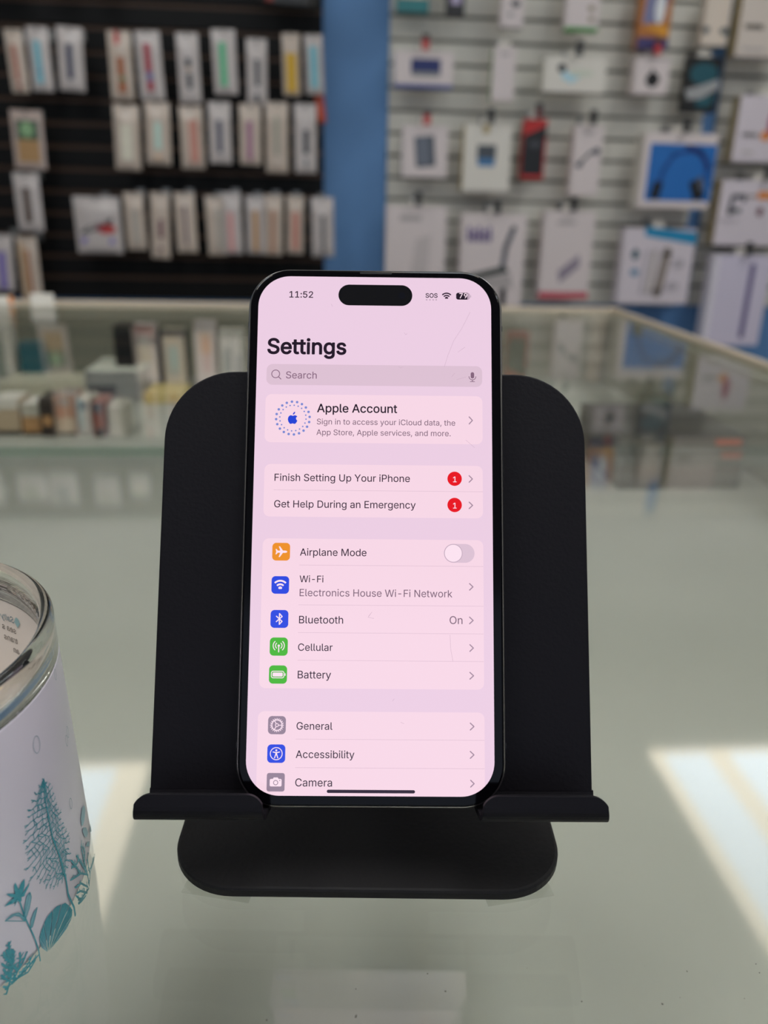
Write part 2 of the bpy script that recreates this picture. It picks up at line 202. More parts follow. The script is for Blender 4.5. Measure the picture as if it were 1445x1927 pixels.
FONT = json.loads(r'''{",":[94,[19,-60,34,36,68,36,42,-60]],"-":[227,[168,122,168,94,57,94,57,122]],".":[94,[48,-2,43,-2,39,-1,35,2,31,4,29,8,26,12,25,16,25,20,25,25,26,29,29,33,31,37,35,40,39,42,43,43,48,43,52,43,56,42,60,40,64,37,67,33,69,29,70,25,71,20,70,16,69,12,67,8,64,4,60,2,56,-1,52,-2]],"1":[227,[38,0,38,27,195,27,195,0],[138,254,138,0,106,0,106,224,105,224,43,179,43,213,99,254]],"2":[227,[32,0,32,24,117,114,141,141,146,147,149,153,153,158,155,163,157,169,159,174,160,180,160,186,160,192,159,198,157,204,154,209,150,214,146,218,142,222,137,224,131,227,125,228,119,229,112,230,105,229,98,228,92,226,86,224,81,220,77,216,73,212,69,207,67,201,65,195,64,188,64,181,33,181,33,192,35,202,39,212,43,221,49,229,55,237,63,243,72,248,81,252,91,255,101,257,112,258,124,257,134,255,144,252,153,248,161,243,169,237,175,230,181,223,185,214,188,205,190,196,191,186,190,179,189,172,188,166,185,159,182,152,179,145,174,137,168,129,161,121,153,111,144,101,133,90,76,30,76,28,195,28,195,0]],"5":[227,[111,-3,100,-3,89,-1,79,2,70,6,61,10,54,16,47,23,41,30,37,38,33,47,31,56,30,65,61,65,62,60,64,54,66,49,69,44,73,40,77,36,81,33,87,30,92,28,98,26,104,25,111,25,118,25,125,27,132,29,138,32,144,36,149,41,153,46,157,52,160,59,162,66,163,73,164,81,163,89,162,97,160,104,157,111,153,117,148,122,143,127,137,131,131,134,124,137,117,138,109,138,103,138,96,137,90,136,84,134,78,132,73,129,68,126,64,123,34,126,48,254,183,254,183,226,75,226,67,151,68,151,73,154,77,157,83,160,89,162,95,164,101,166,108,167,115,167,123,166,131,165,139,163,147,160,154,157,161,153,167,148,172,143,178,137,182,130,186,123,189,116,192,108,194,99,195,91,195,82,195,70,193,58,189,48,184,38,178,29,171,21,163,14,154,8,144,3,134,-1,123,-3]],"7":[227,[48,0,162,224,162,226,31,226,31,254,195,254,195,224,82,0]],"9":[227,[113,258,125,257,135,255,146,252,155,247,164,241,171,234,178,226,184,217,189,207,192,197,194,185,194,173,194,164,192,155,190,145,186,135,181,124,175,112,167,99,158,84,100,0,65,0,151,124,154,124,144,111,128,101,124,99,119,98,114,98,109,97,98,98,87,100,78,103,69,107,60,112,53,119,47,126,41,134,37,144,34,154,32,164,32,176,32,187,34,198,38,209,42,218,48,227,55,235,63,241,71,247,81,252,91,255,102,257],[113,230,106,230,99,228,93,226,87,223,82,219,77,215,73,209,69,204,66,197,64,191,63,183,63,176,63,168,64,161,66,154,69,148,73,142,77,137,82,132,87,129,93,126,99,123,106,122,113,122,120,122,127,123,133,126,139,129,145,132,149,137,154,142,157,147,160,154,162,160,163,168,164,175,163,183,162,190,160,197,157,204,154,209,150,215,145,219,139,223,133,226,127,228,120,230]],":":[94,[48,-2,43,-2,39,-1,35,2,31,4,29,8,26,12,25,16,25,20,25,25,26,29,29,33,31,37,35,40,39,42,43,43,48,43,52,43,56,42,60,40,64,37,67,33,69,29,70,25,71,20,70,16,69,12,67,8,64,4,60,2,56,-1,52,-2],[48,135,43,136,39,137,35,139,31,142,29,146,26,149,25,154,25,158,25,163,26,167,29,171,31,174,35,177,39,179,43,181,48,181,52,181,56,179,60,177,64,174,67,171,69,167,70,163,71,158,70,154,69,149,67,146,64,142,60,139,56,137,52,136]],"A":[240,[8,0,101,254,138,254,231,0,198,0,144,151,132,186,116,239,123,239,106,185,95,151,43,0],[55,71,55,99,185,99,185,71]],"B":[228,[30,0,30,254,121,254,133,254,145,252,155,249,164,245,173,240,180,235,186,228,190,221,194,213,197,205,199,196,199,187,199,179,198,172,196,166,193,160,190,155,187,150,183,146,178,143,173,140,168,137,163,135,157,133,157,131,164,130,170,129,176,126,182,123,187,119,192,114,197,108,201,102,205,94,207,86,208,78,209,68,208,59,207,50,204,41,200,33,195,26,189,20,181,14,172,9,162,5,151,2,138,1,123,0],[62,29,122,29,136,29,148,31,157,35,165,40,171,46,175,53,177,60,178,68,177,75,176,81,174,86,171,92,168,97,163,102,158,106,153,109,147,112,140,114,132,115,124,115,62,115],[62,143,119,143,126,143,132,144,138,146,144,148,149,151,154,155,158,159,162,163,164,168,166,174,168,180,168,186,167,194,165,202,161,208,156,214,150,219,141,223,131,225,120,226,62,226]],"C":[255,[134,-3,118,-2,103,1,88,6,75,12,63,21,52,32,43,44,35,58,28,73,24,90,21,108,20,127,21,146,24,165,28,181,35,197,43,210,52,223,63,233,75,242,88,249,103,254,118,257,134,258,143,257,152,256,161,255,170,252,178,249,186,245,194,241,201,236,208,230,214,224,219,217,224,209,228,201,232,193,234,184,236,174,204,174,202,180,200,186,198,192,195,197,191,202,187,206,183,211,179,214,174,217,169,220,163,223,158,224,152,226,146,227,140,228,134,228,122,227,111,225,101,221,92,216,83,210,75,202,68,192,62,182,58,170,54,157,52,143,52,127,52,111,54,97,58,84,63,72,68,62,75,53,83,45,92,38,101,33,112,29,122,27,134,26,140,27,146,27,152,28,158,30,163,32,169,34,174,37,179,40,183,44,187,48,191,52,195,57,198,62,200,68,202,74,204,80,236,80,234,71,232,62,228,53,224,45,219,38,214,31,208,25,201,19,194,14,187,9,179,5,170,2,162,0,153,-2,143,-3]],"D":[251,[109,0,48,0,48,29,107,29,122,29,136,31,148,35,159,40,169,47,177,55,184,64,189,75,194,86,197,99,199,113,200,128,199,142,197,156,194,169,190,180,184,191,177,200,169,208,160,214,149,219,138,223,125,225,110,226,47,226,47,254,113,254,131,253,147,251,162,246,176,239,189,231,200,221,209,209,217,196,223,181,227,164,230,147,231,128,230,109,227,91,223,74,217,59,209,46,199,34,188,24,175,15,161,9,145,4,128,1],[62,254,62,0,30,0,30,254]],"E":[209,[30,0,30,254,186,254,186,226,62,226,62,143,178,143,178,114,62,114,62,29,188,29,188,0]],"F":[205,[30,0,30,254,185,254,185,226,62,226,62,139,173,139,173,111,62,111,62,0]],"G":[260,[134,-3,118,-2,102,1,88,6,75,13,63,21,52,32,42,44,35,58,28,73,24,90,21,108,20,127,21,146,24,165,28,181,35,197,42,210,52,223,62,233,74,242,88,249,102,254,117,257,132,258,142,257,152,256,161,254,170,252,179,248,187,245,194,240,202,235,208,229,214,222,220,216,225,208,229,200,232,192,235,183,237,174,204,174,202,180,199,186,197,191,194,197,190,201,186,206,182,210,178,213,173,217,168,220,163,222,158,224,152,226,146,227,139,228,133,228,122,227,111,225,101,221,92,216,83,210,75,202,68,193,62,182,58,170,54,157,52,143,52,127,52,111,54,97,58,84,63,72,68,62,75,53,83,45,92,38,102,33,112,29,123,27,134,26,145,27,155,29,164,32,172,36,180,41,187,47,193,54,198,62,202,70,205,80,207,90,207,101,217,100,141,100,141,128,239,128,239,100,238,85,236,71,231,58,225,45,218,34,209,25,199,16,188,9,176,4,163,0,149,-3]],"H":[258,[30,0,30,254,62,254,62,144,196,144,196,254,228,254,228,0,196,0,196,116,62,116,62,0]],"K":[233,[52,73,52,108,70,131,87,152,106,172,182,254,224,254,116,138,114,138],[30,0,30,254,62,254,62,167,62,112,62,97,62,0],[186,0,94,130,114,155,224,0]],"M":[314,[30,0,30,254,76,254,139,94,144,79,150,61,156,42,161,24,154,24,159,41,165,61,171,79,176,94,238,254,284,254,284,0,252,0,252,145,252,163,253,184,253,207,253,229,256,229,249,205,241,181,234,161,228,145,171,0,143,0,85,145,80,160,72,181,65,204,56,229,59,229,60,208,60,186,61,164,61,145,61,0]],"N":[262,[30,0,30,254,68,254,172,91,181,75,194,53,207,27,202,27,200,54,200,79,199,97,199,254,232,254,232,0,193,0,101,145,89,165,74,191,54,226,60,227,61,192,62,164,62,145,62,0]],"O":[267,[133,-3,118,-2,103,1,88,6,75,12,63,21,52,32,43,44,35,58,28,73,24,90,21,108,20,127,21,146,24,165,28,181,35,197,43,210,52,223,63,233,75,242,88,249,103,254,118,257,133,258,149,257,164,254,179,249,192,242,204,233,215,223,224,210,232,197,238,181,243,165,246,146,247,127,246,108,243,90,238,73,232,58,224,44,215,32,204,21,192,12,179,6,164,1,149,-2],[133,26,145,27,155,29,165,33,175,38,184,44,191,52,198,61,204,72,209,84,212,97,214,111,215,127,214,143,212,157,209,170,204,182,198,193,191,202,184,210,175,216,165,221,155,225,145,227,133,228,122,227,112,225,102,221,92,216,83,210,75,202,69,193,63,182,58,170,54,157,52,143,52,127,52,111,54,97,58,84,63,72,69,62,75,52,83,45,92,38,102,33,112,29,122,27]],"P":[222,[30,0,30,254,118,254,132,254,144,252,156,248,166,244,175,238,183,231,190,223,195,215,199,205,202,195,204,185,204,174,204,163,202,152,199,142,195,133,190,124,183,116,175,109,166,104,156,99,144,96,132,94,118,93,62,93,62,0],[62,121,116,121,126,122,134,123,142,125,149,128,154,132,159,136,163,141,167,147,169,153,171,160,172,166,172,174,172,181,171,188,169,195,167,201,163,206,159,211,154,216,148,219,142,222,134,224,126,226,116,226,62,226]],"R":[224,[30,0,30,254,118,254,132,254,145,252,156,249,167,244,176,239,183,232,190,225,195,217,199,207,202,198,204,187,205,176,204,165,202,154,199,145,195,136,190,127,183,120,175,114,166,109,156,104,145,101,132,99,118,99,48,99,48,128,117,128,126,128,135,129,142,131,149,133,155,137,160,141,164,145,167,150,169,156,171,162,172,169,173,176,172,183,171,190,169,197,167,202,164,208,159,212,155,216,149,220,142,223,134,224,126,226,116,226,62,226,62,0],[177,0,115,115,151,115,214,0]],"S":[223,[112,-4,98,-4,86,-2,74,1,64,5,54,10,46,15,38,22,32,30,27,39,23,48,20,58,19,68,52,68,53,61,55,55,58,49,62,44,66,39,71,35,77,32,83,29,90,27,97,26,104,25,112,25,120,25,128,26,136,28,143,30,149,33,155,37,160,41,165,46,168,51,171,57,172,63,173,70,172,75,171,81,169,85,166,89,162,93,158,96,153,100,148,102,122,111,92,120,77,124,64,130,53,137,43,145,36,153,30,163,27,174,26,186,27,197,29,206,32,215,37,224,44,231,51,238,59,244,69,249,79,253,90,256,101,257,114,258,126,257,137,256,148,253,158,249,167,244,175,238,182,232,189,224,193,216,197,208,199,199,200,189,169,189,167,198,163,206,158,213,151,219,143,223,134,227,124,229,112,229,105,229,97,228,90,226,84,224,78,221,73,218,68,214,64,209,61,204,59,199,58,194,58,188,58,182,60,176,62,171,65,167,70,163,74,160,79,157,85,154,106,147,132,140,156,132,162,129,168,126,174,123,179,119,185,115,189,110,194,105,197,99,200,92,202,85,204,78,204,69,203,59,201,50,198,40,193,32,187,24,180,17,171,11,162,5,151,1,139,-2,126,-4]],"T":[224,[16,226,16,254,208,254,208,226,128,226,128,0,96,0,96,226]],"U":[259,[129,-4,115,-3,101,-1,89,3,77,8,66,14,57,22,49,30,42,40,37,51,33,62,31,74,30,87,30,254,62,254,62,89,63,80,64,72,67,64,70,57,75,50,80,44,86,38,94,34,101,30,110,28,119,26,129,26,140,26,149,28,157,30,165,34,172,38,179,44,184,50,188,57,192,64,194,72,196,80,196,89,196,254,229,254,229,87,228,74,226,62,222,51,216,40,210,30,201,22,192,14,182,8,170,3,157,-1,144,-3]],"V":[240,[102,0,8,254,42,254,96,103,108,69,124,15,117,15,133,69,145,103,197,254,231,254,139,0]],"W":[343,[78,0,8,254,41,254,82,98,88,73,93,47,98,20,95,20,100,47,106,73,112,98,153,254,190,254,231,98,237,73,243,47,249,20,244,20,249,47,255,73,261,98,302,254,335,254,265,0,228,0,184,161,176,196,168,237,175,237,167,197,159,161,115,0]],"Y":[236,[102,0,102,104,8,254,46,254,96,172,111,146,125,115,112,115,126,146,140,172,191,254,228,254,134,104,134,0]],"a":[195,[80,-4,71,-4,63,-3,55,0,47,2,40,6,34,11,29,16,24,22,20,29,17,37,16,45,15,54,16,62,17,69,19,75,22,80,25,85,29,90,34,93,39,97,44,99,50,102,56,104,63,105,89,110,117,113,133,117,138,127,138,128,137,134,137,139,135,144,133,148,131,152,128,156,124,159,120,161,115,163,110,164,104,165,98,165,91,165,85,164,80,163,75,161,59,150,50,137,20,146,24,154,29,161,34,167,39,173,46,178,52,182,59,185,66,188,74,190,82,191,89,192,97,192,119,190,126,188,131,186,137,183,143,180,148,176,153,172,157,166,161,160,164,153,167,145,168,136,168,126,168,0,138,0,138,26,136,26,126,12,122,9,118,6,113,3,108,1,102,-2,95,-3,88,-4],[85,23,93,23,101,24,108,26,114,29,119,33,124,37,128,42,132,47,134,52,136,57,137,63,138,69,138,95,130,91,116,88,100,86,88,84,67,79,63,77,58,75,55,73,52,70,49,66,47,62,46,58,46,52,46,48,47,43,49,40,51,36,54,33,57,30,61,28,65,26,69,25,74,24,80,23]],"b":[212,[115,-4,106,-4,99,-3,92,-1,86,2,81,5,76,8,72,12,69,16,59,29,56,29,56,0,26,0,26,254,57,254,57,160,59,160,69,173,72,177,76,180,81,183,86,186,92,189,98,191,106,192,115,192,126,191,137,189,147,185,156,180,165,174,173,166,179,157,185,146,189,135,193,122,194,109,195,94,194,80,193,66,189,54,185,42,179,32,173,23,165,15,157,8,147,3,137,-1,126,-3],[110,23,119,24,126,26,133,29,140,33,145,38,150,44,154,51,158,58,161,67,163,75,164,85,164,95,164,104,163,114,161,122,158,131,155,138,150,145,146,151,140,156,134,160,126,163,119,164,110,165,102,164,94,163,87,160,81,156,75,151,70,145,66,139,62,131,60,123,58,114,57,105,56,95,57,84,58,75,60,66,63,58,66,50,70,43,75,37,81,32,87,28,94,26,102,24]],"c":[198,[104,-4,91,-3,79,-1,69,3,58,8,49,15,41,23,34,32,28,43,23,54,20,66,18,80,17,94,18,108,20,122,23,134,28,146,34,156,41,165,49,173,58,180,69,185,79,189,91,191,104,192,111,192,117,191,124,190,130,189,136,187,142,184,147,181,153,178,157,174,162,170,166,166,170,161,173,156,176,150,179,145,181,138,151,131,145,145,135,155,121,162,104,165,95,164,86,162,79,159,73,155,67,150,62,144,58,137,54,129,52,121,50,112,49,103,48,94,49,84,50,75,52,67,54,59,58,51,62,44,67,38,73,33,79,29,86,26,95,24,104,23,121,26,135,33,146,44,152,59,181,51,179,45,177,39,174,33,171,28,167,23,163,19,158,14,153,11,148,7,142,4,136,2,130,0,124,-2,117,-3,111,-4]],"d":[212,[98,-4,86,-3,75,-1,65,3,56,8,47,15,40,23,33,32,27,42,23,54,20,66,18,80,17,94,18,109,20,122,23,135,27,146,33,157,40,166,47,174,56,180,65,185,75,189,86,191,98,192,106,192,114,191,121,189,126,186,132,183,136,180,140,177,144,173,153,160,155,160,155,254,186,254,186,0,156,0,156,29,153,29,143,16,140,12,136,8,131,5,126,2,120,-1,114,-3,106,-4],[102,23,111,24,118,26,125,28,132,32,137,37,142,43,146,50,150,58,152,66,154,75,155,84,156,95,155,105,154,114,152,123,150,131,146,139,142,145,137,151,132,156,125,160,118,163,111,164,102,165,94,164,86,163,79,160,72,156,67,151,62,145,58,138,54,131,52,122,50,114,49,104,48,95,49,85,50,75,52,67,54,58,58,51,62,44,67,38,73,33,79,29,86,26,94,24]],"e":[202,[106,-4,93,-3,80,-1,69,3,58,8,49,15,41,23,34,32,28,42,23,54,20,66,18,79,17,93,18,108,20,121,23,133,28,145,33,155,40,165,48,173,58,180,68,185,78,189,90,191,103,192,110,192,118,191,125,189,133,187,140,184,147,180,153,176,160,170,165,164,170,157,175,150,179,141,182,131,184,121,185,109,186,97,186,85,37,85,37,110,169,110,155,101,154,110,153,119,151,127,149,134,146,141,141,147,137,152,131,157,125,160,118,163,111,165,103,165,94,165,87,163,80,160,73,157,67,152,62,147,58,141,54,135,52,128,50,121,48,113,48,105,48,89,48,79,50,69,52,61,55,53,59,46,64,40,69,35,76,31,82,27,90,25,98,24,106,23,112,23,117,24,122,25,127,26,131,28,135,31,139,33,143,36,146,40,149,44,151,48,153,53,182,45,180,38,177,32,172,25,168,20,162,14,156,10,149,6,141,2,133,-1,125,-3,116,-4]],"g":[213,[103,-75,93,-75,84,-74,75,-72,67,-70,59,-67,53,-63,47,-59,41,-55,36,-50,32,-45,28,-40,25,-35,51,-20,61,-33,64,-36,68,-39,72,-42,77,-44,83,-46,89,-48,96,-48,103,-49,114,-48,124,-46,133,-42,141,-38,147,-31,152,-23,155,-14,156,-3,156,34,153,34,143,21,140,17,136,14,131,11,126,8,120,5,114,4,106,3,97,2,86,3,76,5,66,9,56,13,48,19,40,27,33,35,28,45,23,56,20,68,18,81,17,96,18,110,20,123,23,135,27,147,33,157,40,166,48,174,56,180,66,185,76,189,87,191,98,192,106,192,114,191,121,189,127,186,132,183,137,180,141,177,144,173,154,159,157,159,157,190,186,190,186,-4,186,-16,183,-27,180,-36,175,-45,169,-52,162,-59,154,-64,145,-68,136,-71,125,-73,115,-75],[102,30,111,30,118,32,125,34,132,38,137,42,142,47,146,53,150,61,153,68,155,77,156,86,156,96,156,106,155,115,153,124,150,132,147,139,142,146,138,151,132,156,126,160,119,163,111,164,102,165,94,164,86,163,79,160,73,156,67,151,62,145,58,139,54,131,52,123,50,115,49,106,48,96,49,87,50,78,52,69,54,61,58,54,62,48,67,42,73,38,79,34,86,32,94,30]],"h":[205,[57,113,57,0,26,0,26,254,57,254,57,144,51,144,56,156,62,166,68,175,76,181,84,186,94,189,103,192,114,192,123,192,132,190,140,188,148,184,154,180,161,174,166,168,170,160,174,152,177,142,178,132,179,120,179,0,148,0,148,118,147,128,145,137,142,145,136,152,130,158,123,161,114,164,105,165,98,164,92,163,86,161,80,159,75,155,71,151,67,147,63,141,60,135,58,129,57,121]],"i":[83,[26,0,26,190,57,190,57,0],[42,221,38,222,34,223,30,225,27,227,24,230,22,234,21,238,21,242,21,246,22,249,24,253,27,256,30,259,34,260,38,261,42,262,46,261,50,260,54,259,57,256,60,253,62,249,63,246,63,242,63,238,62,234,60,230,57,227,54,225,50,223,46,222]],"k":[190,[55,68,55,106,60,106,142,190,180,190,92,100,89,100],[26,0,26,254,57,254,57,0],[147,0,74,93,96,114,186,0]],"l":[95,[70,-1,59,0,50,2,43,5,37,10,32,16,29,24,27,32,26,42,26,254,57,254,57,49,57,43,58,38,59,34,60,31,62,29,65,27,69,26,73,26,80,26,85,27,90,1,81,0]],"m":[305,[26,0,26,190,56,190,56,148,54,148,56,155,59,162,62,168,66,173,71,178,75,182,81,185,86,188,92,190,98,192,104,193,110,193,120,192,129,190,137,186,144,180,150,174,154,166,158,157,160,147,156,147,158,154,161,160,164,166,169,172,173,176,178,181,184,184,190,187,197,190,204,192,211,193,218,193,226,193,234,191,242,189,249,186,255,182,261,177,266,171,270,164,274,156,276,148,278,138,278,128,278,0,248,0,248,127,247,136,245,145,241,151,236,156,230,160,224,163,217,165,209,165,203,165,197,164,192,162,187,160,183,157,179,153,175,150,173,145,170,140,169,135,168,129,168,124,168,0,137,0,137,130,136,137,134,144,131,150,126,156,121,160,115,163,107,165,100,165,94,165,89,164,84,162,79,160,74,157,70,154,66,149,63,145,60,139,58,133,57,126,57,119,57,0]],"n":[205,[57,113,57,0,26,0,26,190,56,190,56,144,51,144,56,156,62,166,68,175,76,181,84,186,94,189,103,192,114,192,123,192,132,190,140,188,147,184,154,180,160,174,166,168,170,160,174,152,176,142,178,132,179,120,179,0,148,0,148,118,147,128,145,137,142,145,136,152,130,158,123,161,114,164,105,165,98,164,92,163,86,161,80,159,75,155,71,151,67,147,63,141,60,135,58,129,57,121]],"o":[208,[104,-4,91,-3,79,-1,69,3,58,8,49,15,41,23,34,32,28,43,23,54,20,66,18,80,17,94,18,108,20,122,23,134,28,146,34,156,41,165,49,173,58,180,69,185,79,189,91,191,104,192,116,191,128,189,139,185,149,180,159,173,167,165,174,156,180,146,184,134,188,122,190,108,191,94,190,80,188,66,184,54,180,43,174,32,167,23,159,15,149,8,139,3,128,-1,116,-3],[104,23,113,24,121,26,129,29,135,33,141,38,146,44,150,51,154,59,156,67,158,75,159,84,160,94,159,103,158,112,156,121,154,129,150,137,146,144,141,150,135,155,129,159,121,162,113,164,104,165,95,164,86,162,79,159,73,155,67,150,62,144,58,137,54,129,52,121,50,112,49,103,48,94,49,84,50,75,52,67,54,59,58,51,62,44,67,38,73,33,79,29,86,26,95,24]],"p":[212,[26,-71,26,190,56,190,56,160,59,160,69,173,72,177,76,180,81,183,86,186,92,189,98,191,106,192,115,192,126,191,137,189,147,185,156,180,165,174,173,166,179,157,185,146,189,135,193,122,194,109,195,94,194,80,193,66,189,54,185,42,179,32,173,23,165,15,157,8,147,3,137,-1,126,-3,115,-4,106,-4,99,-3,92,-1,86,2,81,5,76,8,72,12,69,16,59,29,57,29,57,-71],[110,23,119,24,126,26,133,29,140,33,145,38,150,44,154,51,158,58,161,67,163,75,164,85,164,95,164,104,163,114,161,122,158,131,155,138,150,145,146,151,140,156,134,160,126,163,119,164,110,165,102,164,94,163,87,160,81,156,75,151,70,145,66,139,62,131,60,123,58,114,57,105,56,95,57,84,58,75,60,66,63,58,66,50,70,43,75,37,81,32,87,28,94,26,102,24]],"r":[130,[26,0,26,190,56,190,56,160,58,160,61,167,65,173,70,179,76,184,83,187,90,190,98,192,107,192,115,192,122,192,122,161,115,162,103,163,97,163,91,161,85,160,80,157,75,154,70,151,66,146,63,142,60,137,58,131,57,125,57,118,57,0]],"s":[182,[91,-4,81,-4,72,-3,64,-1,56,2,49,5,42,9,36,14,31,19,26,25,23,32,20,39,18,47,47,53,49,46,53,40,57,34,62,30,68,27,75,25,82,23,91,23,100,23,108,25,116,27,122,31,127,36,131,40,133,46,134,51,134,56,132,60,130,64,127,68,123,71,118,74,113,76,106,78,75,85,63,89,52,93,43,98,36,104,31,111,27,119,24,127,23,137,24,145,26,152,29,159,33,166,38,172,43,177,50,181,58,185,66,188,74,190,84,192,94,192,103,192,112,191,120,189,127,186,134,183,140,179,145,175,149,170,153,164,157,158,160,152,162,145,134,139,132,144,129,149,126,153,121,158,116,162,110,164,102,166,94,166,86,166,78,164,71,162,65,158,61,154,57,150,55,144,54,139,55,134,56,129,59,125,62,122,66,119,72,116,78,114,86,111,115,105,127,101,137,97,146,92,153,86,159,79,162,71,165,63,166,53,165,45,163,37,160,30,156,24,151,17,145,12,138,7,130,3,121,0,112,-2,102,-4]],"t":[114,[102,190,102,164,3,164,3,190],[32,236,63,236,63,49,63,43,64,38,66,34,68,31,71,28,75,26,80,25,85,25,93,26,101,27,107,1,96,-1,84,-2,73,-1,62,1,53,5,46,11,40,18,36,26,33,36,32,46]],"u":[205,[91,-3,82,-2,73,-1,65,2,57,5,51,10,44,15,39,22,35,29,31,38,28,47,27,58,26,69,26,190,57,190,57,72,58,62,60,52,63,44,68,37,75,32,82,28,91,26,100,25,107,25,113,27,119,28,125,31,130,34,134,38,138,43,142,48,144,54,146,61,148,68,148,76,148,190,179,190,179,0,149,0,149,46,154,46,149,34,143,23,136,15,129,8,120,4,111,0,101,-2]],"v":[195,[81,0,9,190,42,190,83,78,93,43,103,10,92,10,101,43,112,78,152,190,186,190,113,0]],"w":[284,[69,0,11,190,44,190,67,107,77,68,88,21,82,21,93,67,103,107,126,190,158,190,181,107,191,68,201,21,196,21,206,68,217,107,240,190,272,190,215,0,184,0,159,86,152,112,145,140,138,169,145,169,138,140,131,112,124,86,99,0]],"y":[195,[24,-69,31,-43,36,-44,52,-44,55,-44,59,-42,62,-40,65,-37,68,-33,71,-29,73,-24,75,-18,81,-1,9,190,42,190,83,78,93,43,103,10,92,10,101,43,112,78,153,190,186,190,102,-29,99,-36,96,-43,92,-48,88,-54,84,-58,80,-62,75,-65,70,-68,64,-70,58,-71,52,-72,46,-73,32,-72]]," ":[94]}''')
def text_loops(s, x0, x1, y, bold=0.0, size=None, shear=0.0, mirror=False):
    """lettering on a baseline, fitted between x0 and x1 (or at a given size)"""
    pen = 0; items = []; lo = 1e9; hi = -1e9
    for ch in s:
        g = FONT.get(ch)
        loops = [[(pen + l[i], l[i + 1]) for i in range(0, len(l), 2)] for l in g[1:]]
        for l in loops:
            for q in l: lo = min(lo, q[0]); hi = max(hi, q[0])
        if loops: items.append(loops)
        pen += g[0]
    k = (x1 - x0) / (hi - lo) if size is None else size / 500.0
    out = []
    for loops in items:
        L = [[(x0 + (q[0] - lo + shear * q[1]) * k, y + q[1] * k) for q in l] for l in loops]
        if mirror: L = [[(2 * x0 - q[0], q[1]) for q in l] for l in L]
        out.append((L, bold * k * 500))
    return out
class Flat(MB):
    """flat artwork; (x, y) go through a placing function, lev lifts each layer a hair"""
    def __init__(s, place): super().__init__(); s.place = place
    def poly(s, loops, mt, lev=0):
        pts, tri = fill(loops)
        s.add([s.place(x, y, lev) for x, y in pts], tri, mt)
    def line(s, pts, w, mt, lev=0, closed=False, cap=True):
        for q in stroke(pts, w, closed, cap):
            s.add([s.place(x, y, lev) for x, y in q], [list(range(len(q)))], mt)
    def text(s, t, x0, x1, y, mt, lev=0, **k):
        for L, b in text_loops(t, x0, x1, y, **k):
            s.poly(L, mt, lev)
            if b:
                for l in L: s.line(l, b, mt, lev, closed=True)

TEXTS=[('status_bar', '11:52', -24.19, -17.59, 64.87, 0.02, 'ink'), ('status_bar', 'SOS', 14.06, 17.35, 65.29, 0.03, 'ink'), ('status_bar', '79', 23.54, 25.75, 65.23, 0.02, 'white'), ('heading', 'Settings', -29.84, -8.19, 48.63, 0.042, 'black'), ('search_field', 'Search', -24.64, -16.15, 41.56, 0, 'mid'), ('account_card', 'Apple Account', -15.82, 6.2, 32.08, 0.022, 'black'), ('account_card', 'Sign in to access your iCloud data, the', -15.87, 22.28, 28.66, 0, 'grey'), ('account_card', 'App Store, Apple services, and more.', -15.92, 21.01, 25.68, 0, 'grey'), ('setup_card', 'Finish Setting Up Your iPhone', -27.13, 9.83, 12.82, 0, 'ink'), ('setup_card', '1', 21.67, 22.61, 12.91, 0.01, 'white'), ('setup_card', 'Get Help During an Emergency', -27.06, 11.43, 5.53, 0, 'ink'), ('setup_card', '1', 21.66, 22.6, 5.68, 0.01, 'white'), ('connection_card', 'Airplane Mode', -19.77, -1.83, -7.55, 0, 'ink'), ('connection_card', 'Wi-Fi', -19.73, -13.35, -14.71, 0, 'ink'), ('connection_card', 'Electronics House Wi-Fi Network', -19.66, 21.41, -18.44, 0, 'grey'), ('connection_card', 'Bluetooth', -19.66, -7.89, -25.67, 0, 'ink'), ('connection_card', 'On', 20.68, 24.12, -25.53, 0, 'grey'), ('connection_card', 'Cellular', -19.77, -10.59, -32.91, 0, 'ink'), ('connection_card', 'Battery', -19.72, -10.89, -40.15, 0, 'ink'), ('general_card', 'General', -19.75, -10.32, -53.42, 0, 'ink'), ('general_card', 'Accessibility', -19.8, -4.43, -60.69, 0, 'ink'), ('general_card', 'Camera', -19.8, -10.2, -67.91, 0, 'ink')]
RECTS=[('search_field', -30.07, 29.82, 39.72, 45.64, 1.7, 'field', 1), ('account_card', -30.15, 29.85, 23.53, 37.08, 1.7, 'card', 1), ('setup_card', -29.96, 29.81, 3.01, 17.49, 1.7, 'card', 1), ('connection_card', -29.91, 29.84, -42.79, -2.94, 1.7, 'card', 1), ('general_card', -30.0, 29.88, -70.3, -48.75, 1.7, 'card', 1)]
SEPS=[('setup_card', -27.33, 29.83, 10.33), ('connection_card', -19.93, 29.81, -10.08), ('connection_card', -19.92, 29.8, -20.75), ('connection_card', -19.92, 29.8, -28.13), ('connection_card', -19.87, 29.76, -35.42), ('general_card', -19.95, 29.83, -55.9), ('general_card', -19.95, 29.89, -63.19)]
CHEV=[('account_card', 26.04, 27.04, 29.21, 31.2), ('setup_card', 25.97, 26.96, 12.95, 14.75), ('setup_card', 25.95, 26.98, 5.67, 7.45), ('connection_card', 25.96, 26.98, -16.45, -14.71), ('connection_card', 25.92, 26.99, -25.45, -23.67), ('connection_card', 25.99, 27.01, -32.74, -30.98), ('connection_card', 25.96, 27.03, -40.03, -38.28), ('general_card', 26.01, 27.07, -53.24, -51.47), ('general_card', 25.98, 27.03, -60.52, -58.76), ('general_card', 26.05, 27.05, -67.83, -66.14)]
